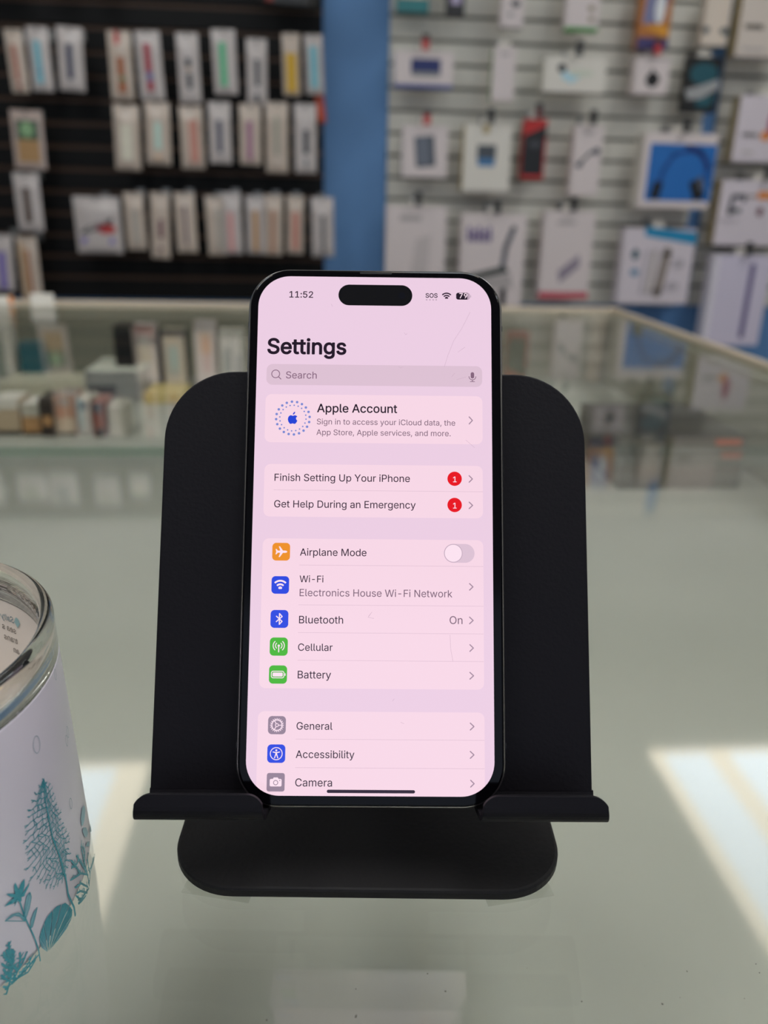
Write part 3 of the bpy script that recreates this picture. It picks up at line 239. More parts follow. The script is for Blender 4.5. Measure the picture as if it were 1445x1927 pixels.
ICONS=[('connection_card', 'airplane', -24.88, -6.54, 2.4, 'orange'), ('connection_card', 'wifi', -24.91, -15.5, 2.36, 'blue'), ('connection_card', 'bluetooth', -24.93, -24.56, 2.38, 'blue'), ('connection_card', 'cellular', -24.94, -31.87, 2.4, 'green'), ('connection_card', 'battery', -24.97, -39.2, 2.39, 'green'), ('general_card', 'gear', -24.94, -52.33, 2.34, 'slate'), ('general_card', 'person', -24.95, -59.64, 2.36, 'blue'), ('general_card', 'camera', -24.93, -66.92, 2.35, 'slate')]
MISC={'island': (-10.46, 65.81, 10.29, 65.95), 'island_h': 6.09, 'badge1': (22.09, 13.86), 'badge2': (22.08, 6.63), 'mic': (27.1, 42.55), 'lens': (-27.53, 42.81), 'lens2': (-26.06, 41.36), 'acct': (-22.49, 30.36), 'toggle': (19.14, -6.56, 27.45, -6.54), 'wifi': (19.93, 65.85), 'bat': (22.62, 65.82, 26.56, 65.82), 'dots': [(14.33, 64.66), (15.25, 64.67), (16.16, 64.68), (17.02, 64.69)], 'home': (-11.53, -69.12, 11.55, -69.04)}
SCR=[[(26.54, 61.18), (24.1, 56.27), (21.95, 52.93), (20.24, 48.5), (19.27, 45.31)], [(25.05, 51.03), (23.02, 49.52)], [(22.2, 43.59), (21.3, 42.49)], [(22.73, 41.69), (25.39, 42.53)], [(8.04, 55.08), (8.47, 54.42), (8.89, 54.76)], [(-12.41, 63.05), (-12.07, 62.33)], [(-1.05, -23.63), (-0.18, -22.5), (-1.2, -23.94), (0.35, -24.23)], [(20.77, -28.44), (20.92, -31.98), (21.53, -35.4)], [(5.93, -45.31), (5.52, -45.91)], [(25.17, 24.68), (27.59, 22.56)], [(7.69, -51.35), (8.6, -51.74)], [(6.49, 45.27), (7.13, 44.84), (7.56, 45.18)]]
PACKS=[(-0.992, 1.63, 0.056, 0.184, 0.025, 3.06, 0.022, 'pc', [('brick', 0.36, 0.25, 0.62, 0.82), ('brick', 0.4, 0.86, 0.62, 0.95)], 'slim clear packet with a brick red strip, first in the top row', 'packets in the top row of the black slat wall'), (-0.914, 1.64, 0.068, 0.188, -0.003, 3.06, 0.022, 'pw', [('sky', 0.3, 0.22, 0.62, 0.88), ('skyd', 0.36, 0.6, 0.6, 0.75)], 'slim packet with a pale sky blue strip beside the brick red one', 'packets in the top row of the black slat wall'), (-0.811, 1.643, 0.082, 0.188, -0.044, 3.06, 0.03, 'pw', [('navy', 0.38, 0.27, 0.62, 0.82)], 'glossy packet with a narrow navy strip, third in the top row', 'packets in the top row of the black slat wall'), (-0.654, 1.637, 0.074, 0.202, -0.01, 3.06, 0.022, 'pc', [('brown', 0.36, 0.38, 0.68, 0.66), ('leaf', 0.45, 0.6, 0.68, 0.74), ('brown', 0.36, 0.72, 0.72, 0.9), ('red', 0.3, 0.0, 0.52, 0.2)], 'packet with an orange brown picture strip and a red corner at its top', 'packets in the top row of the black slat wall'), (-0.563, 1.64, 0.08, 0.203, 0.029, 3.06, 0.022, 'pw', [('crimson', 0.32, 0.18, 0.6, 0.62), ('bluebit', 0.36, 0.6, 0.6, 0.72), ('crimson', 0.34, 0.72, 0.62, 0.88)], 'packet with a crimson strip broken by a small blue patch', 'packets in the top row of the black slat wall'), (-0.434, 1.639, 0.072, 0.207, 0.011, 3.06, 0.022, 'pw', [('char', 0.38, 0.37, 0.64, 0.48), ('tan', 0.42, 0.5, 0.6, 0.54), ('char', 0.4, 0.58, 0.64, 0.8)], 'packet showing two small dark pieces one above the other', 'packets in the top row of the black slat wall'), (-0.315, 1.653, 0.078, 0.192, 0.019, 3.06, 0.022, 'pw', [('mint', 0.3, 0.2, 0.58, 0.88)], 'packet with a bright mint green strip in the top row', 'packets in the top row of the black slat wall'), (-0.206, 1.63, 0.067, 0.196, -0.017, 3.06, 0.022, 'pw', [('char', 0.42, 0.32, 0.66, 0.72), ('char', 0.42, 0.84, 0.62, 0.98)], 'white packet with a dark grey strip hanging slightly low between mint and yellow ones', 'packets in the top row of the black slat wall'), (-0.093, 1.649, 0.058, 0.185, 0.014, 3.06, 0.022, 'pc', [('yellow', 0.2, 0.32, 0.8, 0.95)], 'packet with a wide mustard yellow panel', 'packets in the top row of the black slat wall'), (-0.018, 1.648, 0.059, 0.178, 0.04, 3.06, 0.022, 'pw', [('sky', 0.25, 0.2, 0.7, 0.9)], 'packet with a light blue strip next to the blue wall pillar', 'packets in the top row of the black slat wall'), (-0.003, 1.505, 0.032, 0.119, 0.109, 3.11, 0.012, 'ored', [('oredd', 0.3, 0.3, 0.7, 0.9)], 'orange red packet peeking out low beside the blue pillar', 'packets in the top row of the black slat wall'), (-0.651, 1.42, 0.085, 0.203, -0.036, 3.06, 0.035, 'pc', [('pale', 0.3, 0.3, 0.75, 0.85)], 'blank cream packet with glare painted as a pale patch, first in the second row', 'packets in the second row of the black slat wall'), (-0.547, 1.431, 0.083, 0.195, -0.029, 3.06, 0.035, 'pc', [('paleteal', 0.4, 0.32, 0.66, 0.75), ('tan2', 0.4, 0.82, 0.62, 0.92)], 'cream packet with a faint teal print in the second row', 'packets in the second row of the black slat wall'), (-0.436, 1.422, 0.078, 0.196, 0.0, 3.06, 0.035, 'pc', [('salmon', 0.42, 0.22, 0.8, 0.9)], 'packet with a salmon pink strip set to its right side', 'packets in the second row of the black slat wall'), (-0.339, 1.438, 0.075, 0.192, -0.01, 3.06, 0.022, 'pw', [('navy', 0.38, 0.3, 0.6, 0.82)], 'white packet with a navy strip under the mint green one', 'packets in the second row of the black slat wall'), (-0.235, 1.434, 0.073, 0.19, -0.019, 3.06, 0.022, 'pc', [('plum', 0.34, 0.28, 0.62, 0.92)], 'packet with a plum pink strip in the second row', 'packets in the second row of the black slat wall'), (-0.144, 1.443, 0.076, 0.222, -0.014, 3.06, 0.03, 'pc', [('sage', 0.4, 0.2, 0.6, 0.75)], 'glossy packet with a faint grey green strip between plum and charcoal ones', 'packets in the second row of the black slat wall'), (-0.047, 1.441, 0.075, 0.218, -0.001, 3.06, 0.022, 'pw', [('char', 0.4, 0.38, 0.66, 0.72), ('grey', 0.45, 0.8, 0.62, 0.92)], 'white packet with a charcoal strip at the right end of the second row', 'packets in the second row of the black slat wall'), (-0.982, 1.394, 0.104, 0.182, -0.029, 3.06, 0.015, 'pinkw', [('dgreen', 0.18, 0.17, 0.86, 0.5), ('gcirc', 0.3, 0.2, 0.72, 0.46), ('tanp', 0.18, 0.5, 0.86, 0.88)], 'framed flat box showing a green ball above a tan panel', 'packets at the left end of the black slat wall'), (-1.01, 1.2, 0.086, 0.19, -0.007, 3.06, 0.022, 'pw', [('dbrown', 0.36, 0.25, 0.62, 0.85)], 'shiny blister pack holding a dark brown strap', 'packets at the left end of the black slat wall'), (-1.121, 0.999, 0.072, 0.196, -0.062, 3.06, 0.022, 'pw', [('violet', 0.35, 0.3, 0.72, 0.95)], 'white packet with a violet strip cut off by the left picture edge', 'packets at the left end of the black slat wall'), (-1.036, 0.992, 0.07, 0.221, -0.009, 3.06, 0.022, 'pc', [('tan', 0.18, 0.1, 0.36, 0.95), ('rust', 0.42, 0.2, 0.62, 0.95)], 'tall packet with tan and rust stripes just above the counter rail', 'packets at the left end of the black slat wall'), (-0.781, 1.129, 0.158, 0.189, 0.001, 3.06, 0.035, 'pw', [('darkwing', 0, 0, 0, 0), ('violet', 0.12, 0.72, 0.85, 0.83)], 'wide packet picturing a black wing over a red blur', 'packets in the bottom row of the black slat wall'), (-0.652, 1.145, 0.067, 0.191, 0.003, 3.06, 0.022, 'pc', [('stone', 0.35, 0.3, 0.75, 0.9)], 'packet with a plain stone grey strip beside the wide packet', 'packets in the bottom row of the black slat wall'), (-0.56, 1.147, 0.064, 0.221, -0.049, 3.06, 0.022, 'pc', [('maroon', 0.45, 0.4, 0.68, 0.68), ('maroon', 0.45, 0.82, 0.62, 0.88)], 'packet with a short maroon patch in the bottom row', 'packets in the bottom row of the black slat wall'), (-0.476, 1.149, 0.071, 0.201, 0.007, 3.06, 0.022, 'pc', [('dplum', 0.44, 0.22, 0.56, 0.85)], 'packet with a thin dark purple line in the bottom row', 'packets in the bottom row of the black slat wall'), (-0.37, 1.141, 0.069, 0.2, 0.022, 3.06, 0.022, 'pc', [('stone', 0.5, 0.2, 0.85, 0.9)], 'cream packet with a grey band, tucked against a pink striped one', 'packets in the bottom row of the black slat wall'), (-0.309, 1.153, 0.062, 0.206, 0.008, 3.045, 0.022, 'pw', [('rose', 0.25, 0.32, 0.55, 0.95)], 'white packet with a rose pink stripe in the bottom row', 'packets in the bottom row of the black slat wall'), (-0.228, 1.144, 0.065, 0.197, -0.012, 3.06, 0.022, 'pw', [('amber', 0.38, 0.25, 0.64, 0.95)], 'packet with an amber strip in the bottom row', 'packets in the bottom row of the black slat wall'), (-0.161, 1.149, 0.061, 0.204, -0.033, 3.0500000000000003, 0.022, 'pc', [('rust', 0.35, 0.25, 0.6, 0.95)], 'packet with a faint rust strip beside the amber one', 'packets in the bottom row of the black slat wall'), (-0.085, 1.148, 0.06, 0.198, -0.023, 3.06, 0.022, 'pc', [('salmon', 0.3, 0.28, 0.72, 0.92)], 'packet with a blurred salmon strip, second from the pillar in the bottom row', 'packets in the bottom row of the black slat wall'), (0.009, 1.144, 0.079, 0.201, 0.013, 3.0300000000000002, 0.04, 'pw', [('blackp', 0.46, 0.3, 0.6, 0.98)], 'bulky white packet with a black line overlapping the blue pillar', 'packets in the bottom row of the black slat wall'), (-0.096, 1.848, 0.199, 0.134, -0.021, 3.06, 0.05, 'black', [('redk', 0.14, 0.7, 0.26, 0.86)], 'black package with a small red mark hanging above the top row', 'packets in the top row of the black slat wall'), (-1.297, 1.909, 0.09, 0.126, 0.0, 3.06, 0.03, 'pw', [('stone', 0.28, 0.0, 0.72, 0.6)], 'packet seen mirrored in the counter glass, at the left picture edge', 'packets seen only as reflections in the counter glass'), (-1.138, 1.894, 0.113, 0.107, 0.0, 3.06, 0.03, 'pw', [('sage', 0.28, 0.0, 0.72, 0.6)], 'packet seen mirrored in the counter glass, above the two leftmost top row packets', 'packets seen only as reflections in the counter glass'), (-1.018, 1.911, 0.108, 0.127, 0.0, 3.06, 0.03, 'pw', [('grey', 0.28, 0.0, 0.72, 0.6)], 'packet seen mirrored in the counter glass, between two close neighbours', 'packets seen only as reflections in the counter glass'), (-0.851, 1.914, 0.096, 0.117, 0.0, 3.06, 0.03, 'pw', [('stone', 0.28, 0.0, 0.72, 0.6)], 'packet seen mirrored in the counter glass, square with a grey middle', 'packets seen only as reflections in the counter glass'), (-0.723, 1.878, 0.076, 0.09, 0.0, 3.06, 0.03, 'pw', [('pale', 0.28, 0.0, 0.72, 0.6)], 'packet seen mirrored in the counter glass, closest to the stand', 'packets seen only as reflections in the counter glass')]  # the pale strip on the blank cream packet is its glare, painted
BOXES=[[0.314, 1.856, 0.11, 0.128, 3.074, 0.05, ('tealp', 'bw', 'teald'), [('r', 0.05, 0.05, 0.95, 0.7, 'palecream')], 'package with a deep teal base hanging at the top beside the pillar', 'boxed goods in the top rows of the white slat wall', None], [0.46, 1.861, 0.061, 0.141, 3.074, 0.04, ('blk', 'blk', 'blk'), [('r', 0.2, 0.1, 0.8, 0.75, 'lilac')], 'narrow black package with a lilac window at the top edge', 'boxed goods in the top rows of the white slat wall', None], [0.654, 1.869, 0.078, 0.174, 3.074, 0.045, ('bw', 'bw', 'grey'), [('e', 0.62, 0.6, 0.2, 0.06, 'char'), ('e', 0.42, 0.78, 0.14, 0.03, 'grey')], 'white package with small dark prints hanging near the top', 'boxed goods in the top rows of the white slat wall', None], [0.895, 1.868, 0.117, 0.174, 3.074, 0.04, ('bw', 'bw', 'green'), [('e', 0.75, 0.62, 0.1, 0.05, 'olive'), ('e', 0.78, 0.8, 0.1, 0.045, 'olive'), ('r', 0, 0.94, 1, 1, 'green')], 'white box with a green bottom edge near the top', 'boxed goods in the top rows of the white slat wall', None], [1.151, 1.862, 0.11, 0.214, 3.074, 0.045, ('oranged', 'oranged', 'indigo'), [('p', [(0.2, 0.0), (0.95, 0.0), (0.75, 0.62), (0.1, 0.66)], 'bluegrey'), ('e', 0.62, 0.45, 0.16, 0.2, 'icew'), ('p', [(0.1, 0.68), (0.95, 0.66), (0.95, 0.86), (0.35, 0.72)], 'amberb'), ('r', 0, 0.84, 1, 1, 'indigo')], 'orange and purple package with a pale blue picture', 'boxed goods in the top rows of the white slat wall', None], [1.37, 1.832, 0.09, 0.167, 3.074, 0.04, ('creamw', 'creamw', 'grey'), [('e', 0.12, 0.72, 0.14, 0.07, 'slatek'), ('e', 0.85, 0.73, 0.18, 0.07, 'slatek')], 'cream blister package with two dark feet beside the blue strip', 'boxed goods in the top rows of the white slat wall', None], [0.36, 1.614, 0.204, 0.111, 3.074, 0.05, ('bw', 'paleblue', 'cobalt'), [('r', 0.28, 0.2, 0.78, 0.62, 'navyb'), ('r', 0.3, 0.55, 0.76, 0.68, 'grey'), ('r', 0, 0.9, 1, 1, 'cobalt')], 'white box with a dark blue picture and blue bottom edge', 'boxed goods in the top rows of the white slat wall', 'red'], [0.638, 1.637, 0.08, 0.165, 3.074, 0.04, ('bw', 'green2', 'bw'), [('r', 0.3, 0.1, 0.7, 0.16, 'greyl')], 'tall plain white box with a green side edge', 'boxed goods in the top rows of the white slat wall', None], [0.883, 1.611, 0.217, 0.108, 3.051, 0.06, ('wh', 'wh', 'greyl'), [('e', 0.28, 0.32, 0.07, 0.13, 'blk'), ('p', [(0.3, 0.4), (0.62, 0.52), (0.45, 0.75), (0.28, 0.6)], 'icebl'), ('e', 0.6, 0.45, 0.2, 0.1, 'palegrn')], 'wide white box with a black lens and pale blue print', 'boxed goods in the top rows of the white slat wall', 'dark'], [1.164, 1.627, 0.124, 0.118, 3.074, 0.06, ('bw', 'bw', 'bw'), [('r', 0.06, 0.04, 0.94, 0.1, 'greyl'), ('e', 0.53, 0.62, 0.2, 0.2, 'blk'), ('p', [(0.42, 0.55), (0.5, 0.3), (0.6, 0.5)], 'blk')], 'square white box with a round black gadget on its face', 'boxed goods in the top rows of the white slat wall', 'red'], [1.346, 1.628, 0.121, 0.172, 3.062, 0.04, ('blk', 'blk', 'blk'), [('e', 0.5, 0.3, 0.42, 0.2, 'dteal'), ('p', [(0, 0.6), (0.5, 0.5), (0.98, 0.38), (1, 0.55), (0.5, 0.76), (0.1, 0.78)], 'silver'), ('p', [(0.35, 0.78), (0.95, 0.65), (0.8, 0.9), (0.4, 0.92)], 'dteal')], 'black and teal pouch with a silver ribbon banner', 'boxed goods in the top rows of the white slat wall', None], [0.374, 1.387, 0.161, 0.168, 3.074, 0.05, ('bw', 'bw', 'grey'), [('q', 0.5, 0.5, 0.44, 0.6, -0.1, 'gunm'), ('q', 0.46, 0.49, 0.28, 0.54, -0.1, 'gunm2')], 'white box picturing a slanted dark grey power bank', 'boxed goods in the middle row of the white slat wall', 'red'], [0.596, 1.395, 0.17, 0.218, 3.062, 0.06, ('wh', 'yellow2', 'darkpr'), [('r', 0.28, 0.3, 0.68, 0.52, 'dslate'), ('r', 0.3, 0.5, 0.66, 0.62, 'bluek'), ('g', 0.28, 0.3, 0.68, 0.5, 'slatek'), ('r', 0.38, 0.0, 0.52, 0.13, 'goldt')], 'white box with a calculator like grid picture and yellow side', 'boxed goods in the middle row of the white slat wall', 'dark'], [0.767, 1.418, 0.081, 0.194, 3.074, 0.05, ('blk', 'redb', 'redb'), [('p', [(0, 0), (1, 0), (1, 0.1), (0, 0.28)], 'redb'), ('r', 0.0, 0.94, 1, 1, 'redb'), ('r', 0.92, 0.3, 1, 1, 'redb'), ('e', 0.5, 0.42, 0.3, 0.06, 'dgrey')], 'narrow black and red box hanging between white boxes', 'boxed goods in the middle row of the white slat wall', 'darkred'], [0.963, 1.403, 0.106, 0.231, 3.074, 0.05, ('bw', 'bw', 'bw'), [('s', [(0.22, 0.55), (0.45, 0.45), (0.6, 0.38), (0.8, 0.36)], 0.09, 'slatek'), ('e', 0.24, 0.56, 0.12, 0.04, 'dslate'), ('e', 0.8, 0.36, 0.13, 0.05, 'dslate'), ('r', 0.35, 0.08, 0.65, 0.12, 'greyl')], 'tall white box picturing a bent grey cable plug', 'boxed goods in the middle row of the white slat wall', 'dark'], [1.286, 1.384, 0.27, 0.249, 3.028, 0.08, ('bw', 'wh', 'bw'), [('r', 0.09, 0.14, 1, 0.9, 'azure'), ('s', [(0.25, 0.85), (0.3, 0.5), (0.42, 0.28), (0.65, 0.22), (0.85, 0.3), (0.92, 0.6)], 0.05, 'blued'), ('s', [(0.6, 0.18), (0.78, 0.24), (0.92, 0.44)], 0.06, 'navyb'), ('q', 0.24, 0.76, 0.13, 0.24, 0.2, 'blk'), ('q', 0.8, 0.74, 0.16, 0.28, -0.4, 'blk'), ('q', 0.84, 0.66, 0.08, 0.2, -0.4, 'gunm')], 'large white edged blue box picturing black headphones', 'boxed goods in the middle row of the white slat wall', 'dark'], [0.35, 1.122, 0.22, 0.319, 3.051, 0.06, ('bw', 'bw', 'bw'), [('r', 0.22, 0.1, 0.58, 0.16, 'greyl'), ('p', [(0.5, 0.35), (0.75, 0.3), (0.7, 0.8), (0.4, 0.85)], 'greyl2')], 'faded plain white box behind the upper left of the phone', 'boxed goods in the bottom row of the white slat wall', 'dark'], [0.637, 1.102, 0.24, 0.326, 3.051, 0.06, ('bw', 'bw', 'bw'), [('vbars', 0.09, 0.14, 0.48, 0.3, 'purple'), ('s', [(0.8, 0.15), (0.7, 0.35), (0.66, 0.6)], 0.08, 'gunm'), ('p', [(0.12, 0.66), (0.7, 0.55), (0.78, 0.62), (0.2, 0.72)], 'dkgreen'), ('p', [(0.2, 0.72), (0.8, 0.64), (0.85, 0.8), (0.3, 0.82)], 'greyl'), ('q', 0.7, 0.9, 0.1, 0.2, 0, 'blk')], 'white box with purple lettering and a dark charging stand picture', 'boxed goods in the bottom row of the white slat wall', 'dark'], [0.92, 1.117, 0.191, 0.312, 3.062, 0.06, ('bw', 'bw', 'bw'), [('r', 0, 0.92, 1, 1, 'roser'), ('r', 0.25, 0.11, 0.62, 0.15, 'greyl'), ('p', [(0.35, 0.68), (0.75, 0.48), (0.78, 0.62), (0.4, 0.82)], 'mauveg')], 'white box with a rose red band along its bottom', 'boxed goods in the bottom row of the white slat wall', 'dark'], [1.262, 1.064, 0.275, 0.271, 3.039, 0.06, ('lilw', 'lilw', 'brownk'), [('p', [(0.28, -0.02), (1, 0.04), (1, 0.2), (0.28, 0.1)], 'cyan'), ('e', 0.18, 0.34, 0.05, 0.07, 'dteal'), ('e', 0.2, 0.58, 0.06, 0.05, 'skyd'), ('s', [(0.35, 0.3), (0.32, 0.85)], 0.04, 'greyl3'), ('s', [(0.45, 0.3), (0.42, 0.85)], 0.05, 'stone'), ('s', [(0.62, 0.3), (0.55, 0.85)], 0.13, 'taupe'), ('e', 0.8, 0.45, 0.08, 0.06, 'greyl3'), ('e', 0.75, 0.75, 0.09, 0.06, 'greyl3')], 'white carton with a cyan band and cable adapters on its face', 'boxed goods in the bottom row of the white slat wall', None], [1.53, 1.859, 0.2, 0.23, 3.028, 0.06, ('wh2', 'yellowk', 'greyl3'), [('t', 0.1, 0.64, 0.42, 'VASOM', 'olivek'), ('r', 0.12, 0.88, 0.5, 0.92, 'greyl')], 'white box with one line of dark lettering at the top right corner', 'white boxes on the far right slat panel', None], [1.592, 1.511, 0.226, 0.213, 3.028, 0.06, ('lilw', 'yellowk', 'greyl3'), [('t', 0.1, 0.62, 0.36, 'VASOM', 'greyk'), ('r', 0.14, 0.84, 0.35, 0.88, 'greyl'), ('e', 0.5, 0.6, 0.09, 0.08, 'orangeb'), ('e', 0.58, 0.4, 0.08, 0.2, 'magenta')], 'white box with grey lettering and an orange spot', 'white boxes on the far right slat panel', None], [1.607, 1.235, 0.304, 0.223, 3.016, 0.06, ('lilw', 'yellowk', 'greyl3'), [('s', [(0.14, 0.48), (0.16, 0.25), (0.3, 0.24), (0.3, 0.3)], 0.05, 'dslate'), ('e', 0.15, 0.48, 0.03, 0.06, 'blk'), ('r', 0.18, 0.42, 0.28, 0.5, 'slatek'), ('r', 0.34, 0.22, 0.44, 0.26, 'taupe'), ('r', 0.46, 0.16, 0.68, 0.28, 'orangeb'), ('e', 0.52, 0.47, 0.04, 0.07, 'maroon'), ('r', 0.06, 0.6, 0.26, 0.63, 'greyl3')], 'wide white box picturing small black devices under an orange label', 'white boxes on the far right slat panel', 'dark'], [1.574, 0.978, 0.226, 0.332, 2.993, 0.06, ('lilb', 'lilb2', 'lilb'), [('q', 0.68, 0.5, 0.09, 0.84, 0, 'violetd'), ('r', 0, 0, 0.1, 1, 'lilb2')], 'pale lilac box with one slim violet upright stripe', 'white boxes on the far right slat panel', 'dark']]
SEAPRINT={'trunk': [(-0.162, -3.14), (-0.161, -0.46), (-0.187, 5.42), (-0.182, 10.88), (-0.197, 19.16), (-0.224, 26.91), (-0.224, 33.51), (-0.224, 38.68), (-0.212, 43.41)], 'fan_l': [(-0.184, 10.51), (-0.286, 12.43), (-0.335, 15.65), (-0.398, 21.29), (-0.412, 25.93), (-0.398, 29.57), (-0.39, 34.25), (-0.37, 38.34), (-0.31, 40.94), (-0.262, 42.72), (-0.211, 43.59)], 'fan_r': [(-0.174, 10.95), (-0.107, 13.48), (-0.096, 18.53), (-0.108, 25.17), (-0.128, 30.19), (-0.15, 35.66), (-0.162, 40.09), (-0.208, 43.46)], 'petals': [[(-0.47, 20.24), (-0.486, 22.86), (-0.483, 24.86), (-0.474, 25.44), (-0.464, 22.56)], [(-0.47, 20.24), (-0.47, 22.44), (-0.448, 23.88), (-0.426, 24.09), (-0.433, 22.24), (-0.454, 20.74)], [(-0.47, 20.24), (-0.45, 20.94), (-0.405, 21.86), (-0.412, 21.12), (-0.445, 19.83)], [(-0.47, 20.24), (-0.506, 22.58), (-0.525, 24.44), (-0.515, 24.15), (-0.484, 22.5)], [(-0.47, 20.24), (-0.505, 20.59), (-0.545, 21.68), (-0.523, 21.94), (-0.49, 21.75)], [(-0.468, 20.61), (-0.451, 20.56), (-0.439, 19.72), (-0.45, 19.71)], [(-0.476, 20.14), (-0.488, 19.92), (-0.502, 19.39), (-0.494, 20.45)], [(-0.477, 21.06), (-0.459, 20.11), (-0.462, 19.18), (-0.473, 19.19), (-0.48, 20.13)]], 'stem': [(-0.471, 19.42), (-0.466, 16.08), (-0.458, 12.49), (-0.438, 6.27), (-0.429, 1.49), (-0.432, -2.23)], 'leaves': [[(-0.464, 14.57), (-0.454, 16.76), (-0.432, 19.08), (-0.414, 19.14), (-0.412, 17.55), (-0.433, 15.13), (-0.459, 13.44)], [(-0.465, 12.87), (-0.484, 15.48), (-0.509, 17.08), (-0.554, 17.81), (-0.521, 17.94), (-0.488, 16.78), (-0.465, 14.19)], [(-0.446, 9.52), (-0.436, 11.7), (-0.415, 12.8), (-0.392, 13.1), (-0.412, 11.24), (-0.436, 9.38)]], 'shell': [[(-0.386, -2.04), (-0.412, 1.0), (-0.414, 2.49), (-0.412, 4.27)], [(-0.384, -2.1), (-0.412, 4.27), (-0.397, 5.49), (-0.374, 6.72)], [(-0.38, -2.21), (-0.371, 6.82), (-0.346, 7.49), (-0.311, 7.34)], [(-0.375, -2.42), (-0.307, 7.29), (-0.28, 6.95), (-0.25, 5.78)], [(-0.369, -2.48), (-0.245, 5.5), (-0.218, 4.51), (-0.195, 2.23)], [(-0.363, -2.46), (-0.192, 1.93), (-0.176, -0.36), (-0.188, -1.83)], [(-0.354, -2.48), (-0.19, -1.99), (-0.205, -2.34), (-0.244, -2.93)]], 'coral': [[(0.034, -4.23), (0.038, -0.36), (-0.001, 4.83), (-0.043, 10.26), (-0.048, 11.03)], [(0.038, -0.36), (-0.039, 4.42), (-0.084, 9.84), (-0.105, 12.4)], [(-0.039, 4.42), (-0.11, 6.9), (-0.137, 7.93)], [(0.035, -0.7), (0.021, 7.61), (0.03, 11.04)], [(0.023, 4.53), (0.057, 6.69), (0.042, 9.44)], [(0.037, -3.88), (0.097, -1.53), (0.278, -5.79)], [(0.073, -2.27), (0.07, 2.97), (0.108, 3.5)], [(0.012, -3.47), (-0.056, 1.88), (-0.111, 3.55)], [(-0.008, -4.38), (-0.076, 0.27), (-0.113, 1.68)], [(-0.059, -3.48), (-0.101, -0.98), (-0.118, 0.74)], [(-0.03, -4.12), (-0.085, -2.94), (-0.115, -1.8)], [(0.021, -4.47), (-0.054, -2.74), (-0.109, -2.26)], [(0.106, -2.54), (0.163, -2.49), (0.209, -3.32)], [(-0.084, 9.84), (-0.061, 9.04), (-0.041, 8.95)], [(-0.087, 9.48), (-0.107, 10.58), (-0.119, 10.77)]], 'fern': [[(-0.614, -2.05), (-0.588, 0.63), (-0.563, 4.73), (-0.563, 8.41), (-0.558, 11.25)], [(-0.563, 4.73), (-0.583, 7.71), (-0.587, 9.74)], [(-0.568, 3.63), (-0.593, 5.56), (-0.605, 7.16)], [(-0.564, 4.34), (-0.549, 6.7), (-0.545, 7.86)], [(-0.564, 7.08), (-0.574, 9.47)], [(-0.564, 7.53), (-0.551, 8.4)], [(-0.591, 0.81), (-0.609, 2.79), (-0.618, 4.23)], [(-0.603, -0.81), (-0.619, 0.61)], [(-0.58, 2.03), (-0.596, 3.65), (-0.604, 5.29)], [(-0.581, -0.69), (-0.55, 1.2), (-0.52, 2.24), (-0.487, 4.01)], [(-0.55, 1.2), (-0.554, 3.31), (-0.545, 3.73)], [(-0.537, 1.82), (-0.522, 4.18), (-0.52, 5.73)], [(-0.52, 2.24), (-0.502, 3.04), (-0.496, 3.63)], [(-0.574, -0.65), (-0.514, -0.5), (-0.438, -0.07)], [(-0.552, -0.56), (-0.502, -1.69), (-0.457, -0.59)], [(-0.57, -0.44), (-0.573, 0.71), (-0.562, 0.96)], [(-0.537, -0.53), (-0.477, 1.06), (-0.479, 1.65)]], 'bubbles': [((-0.21, 53.9), (1.3, 2.3)), ((0.078, 63.35), (0.7, 1.5)), ((0.114, 44.48), (0.8, 1.7)), ((0.075, 43.26), (0.8, 1.6)), ((-0.013, 26.94), (0.8, 1.6))], 'pale': [[(0.075, 15.1), (0.081, 17.25), (0.133, 18.12), (0.197, 16.33), (0.205, 14.21), (0.143, 13.74), (0.099, 13.92)], [(0.094, 10.21), (0.076, 12.87), (0.093, 13.46), (0.149, 10.71), (0.172, 7.8), (0.133, 8.02)], [(0.205, 6.2), (0.286, 4.35), (0.349, 2.3), (0.348, 1.24), (0.317, 0.79)], [(0.081, 7.4), (0.118, 7.01), (0.167, 4.77), (0.153, 3.7)]]}
LABEL_T=0.895
LABEL_H=58.9
DECK={'grey': [-0.328, 1.277, 0.086, 0.046], 'black': [-0.317, 1.319, 0.029, 0.112], 'redtop': [-0.289, 1.343, 0.037, 0.109], 'cream': [-0.242, 1.344, 0.035, 0.101], 'pinkw': [-0.191, 1.349, 0.034, 0.114], 'whA': [-0.158, 1.35, 0.021, 0.101], 'whB': [-0.137, 1.351, 0.019, 0.101], 'teal': [-0.478, 1.363, 0.039, 0.075], 'frame': [-0.524, 1.362, 0.034, 0.114], 'tray': [-0.438, 1.278, 0.134, 0.026], 'yellow': [-0.247, 1.253, 0.061, 0.016], 'dark': [0.413, 0.843, 0.146, 0.063], 'b1': [-0.419, 1.073, 0.033, 0.048], 'b2': [-0.387, 1.071, 0.024, 0.043], 'b3': [-0.364, 1.063, 0.018, 0.052], 'b4': [-0.343, 1.071, 0.027, 0.054], 'b5': [-0.319, 1.076, 0.018, 0.048], 'b6': [-0.297, 1.063, 0.016, 0.047], 'b7': [-0.274, 1.063, 0.021, 0.042]}
TAGS=[[-0.421, 1.278, 0.034, 0.023], [-0.479, 1.284, 0.026, 0.018]]
TAPE=[[-0.0334, 0.1677], [-0.0239, 0.164], [-0.0248, 0.1654], [0.057, 0.1608], [0.0474, 0.1604], [0.056, 0.1596]]

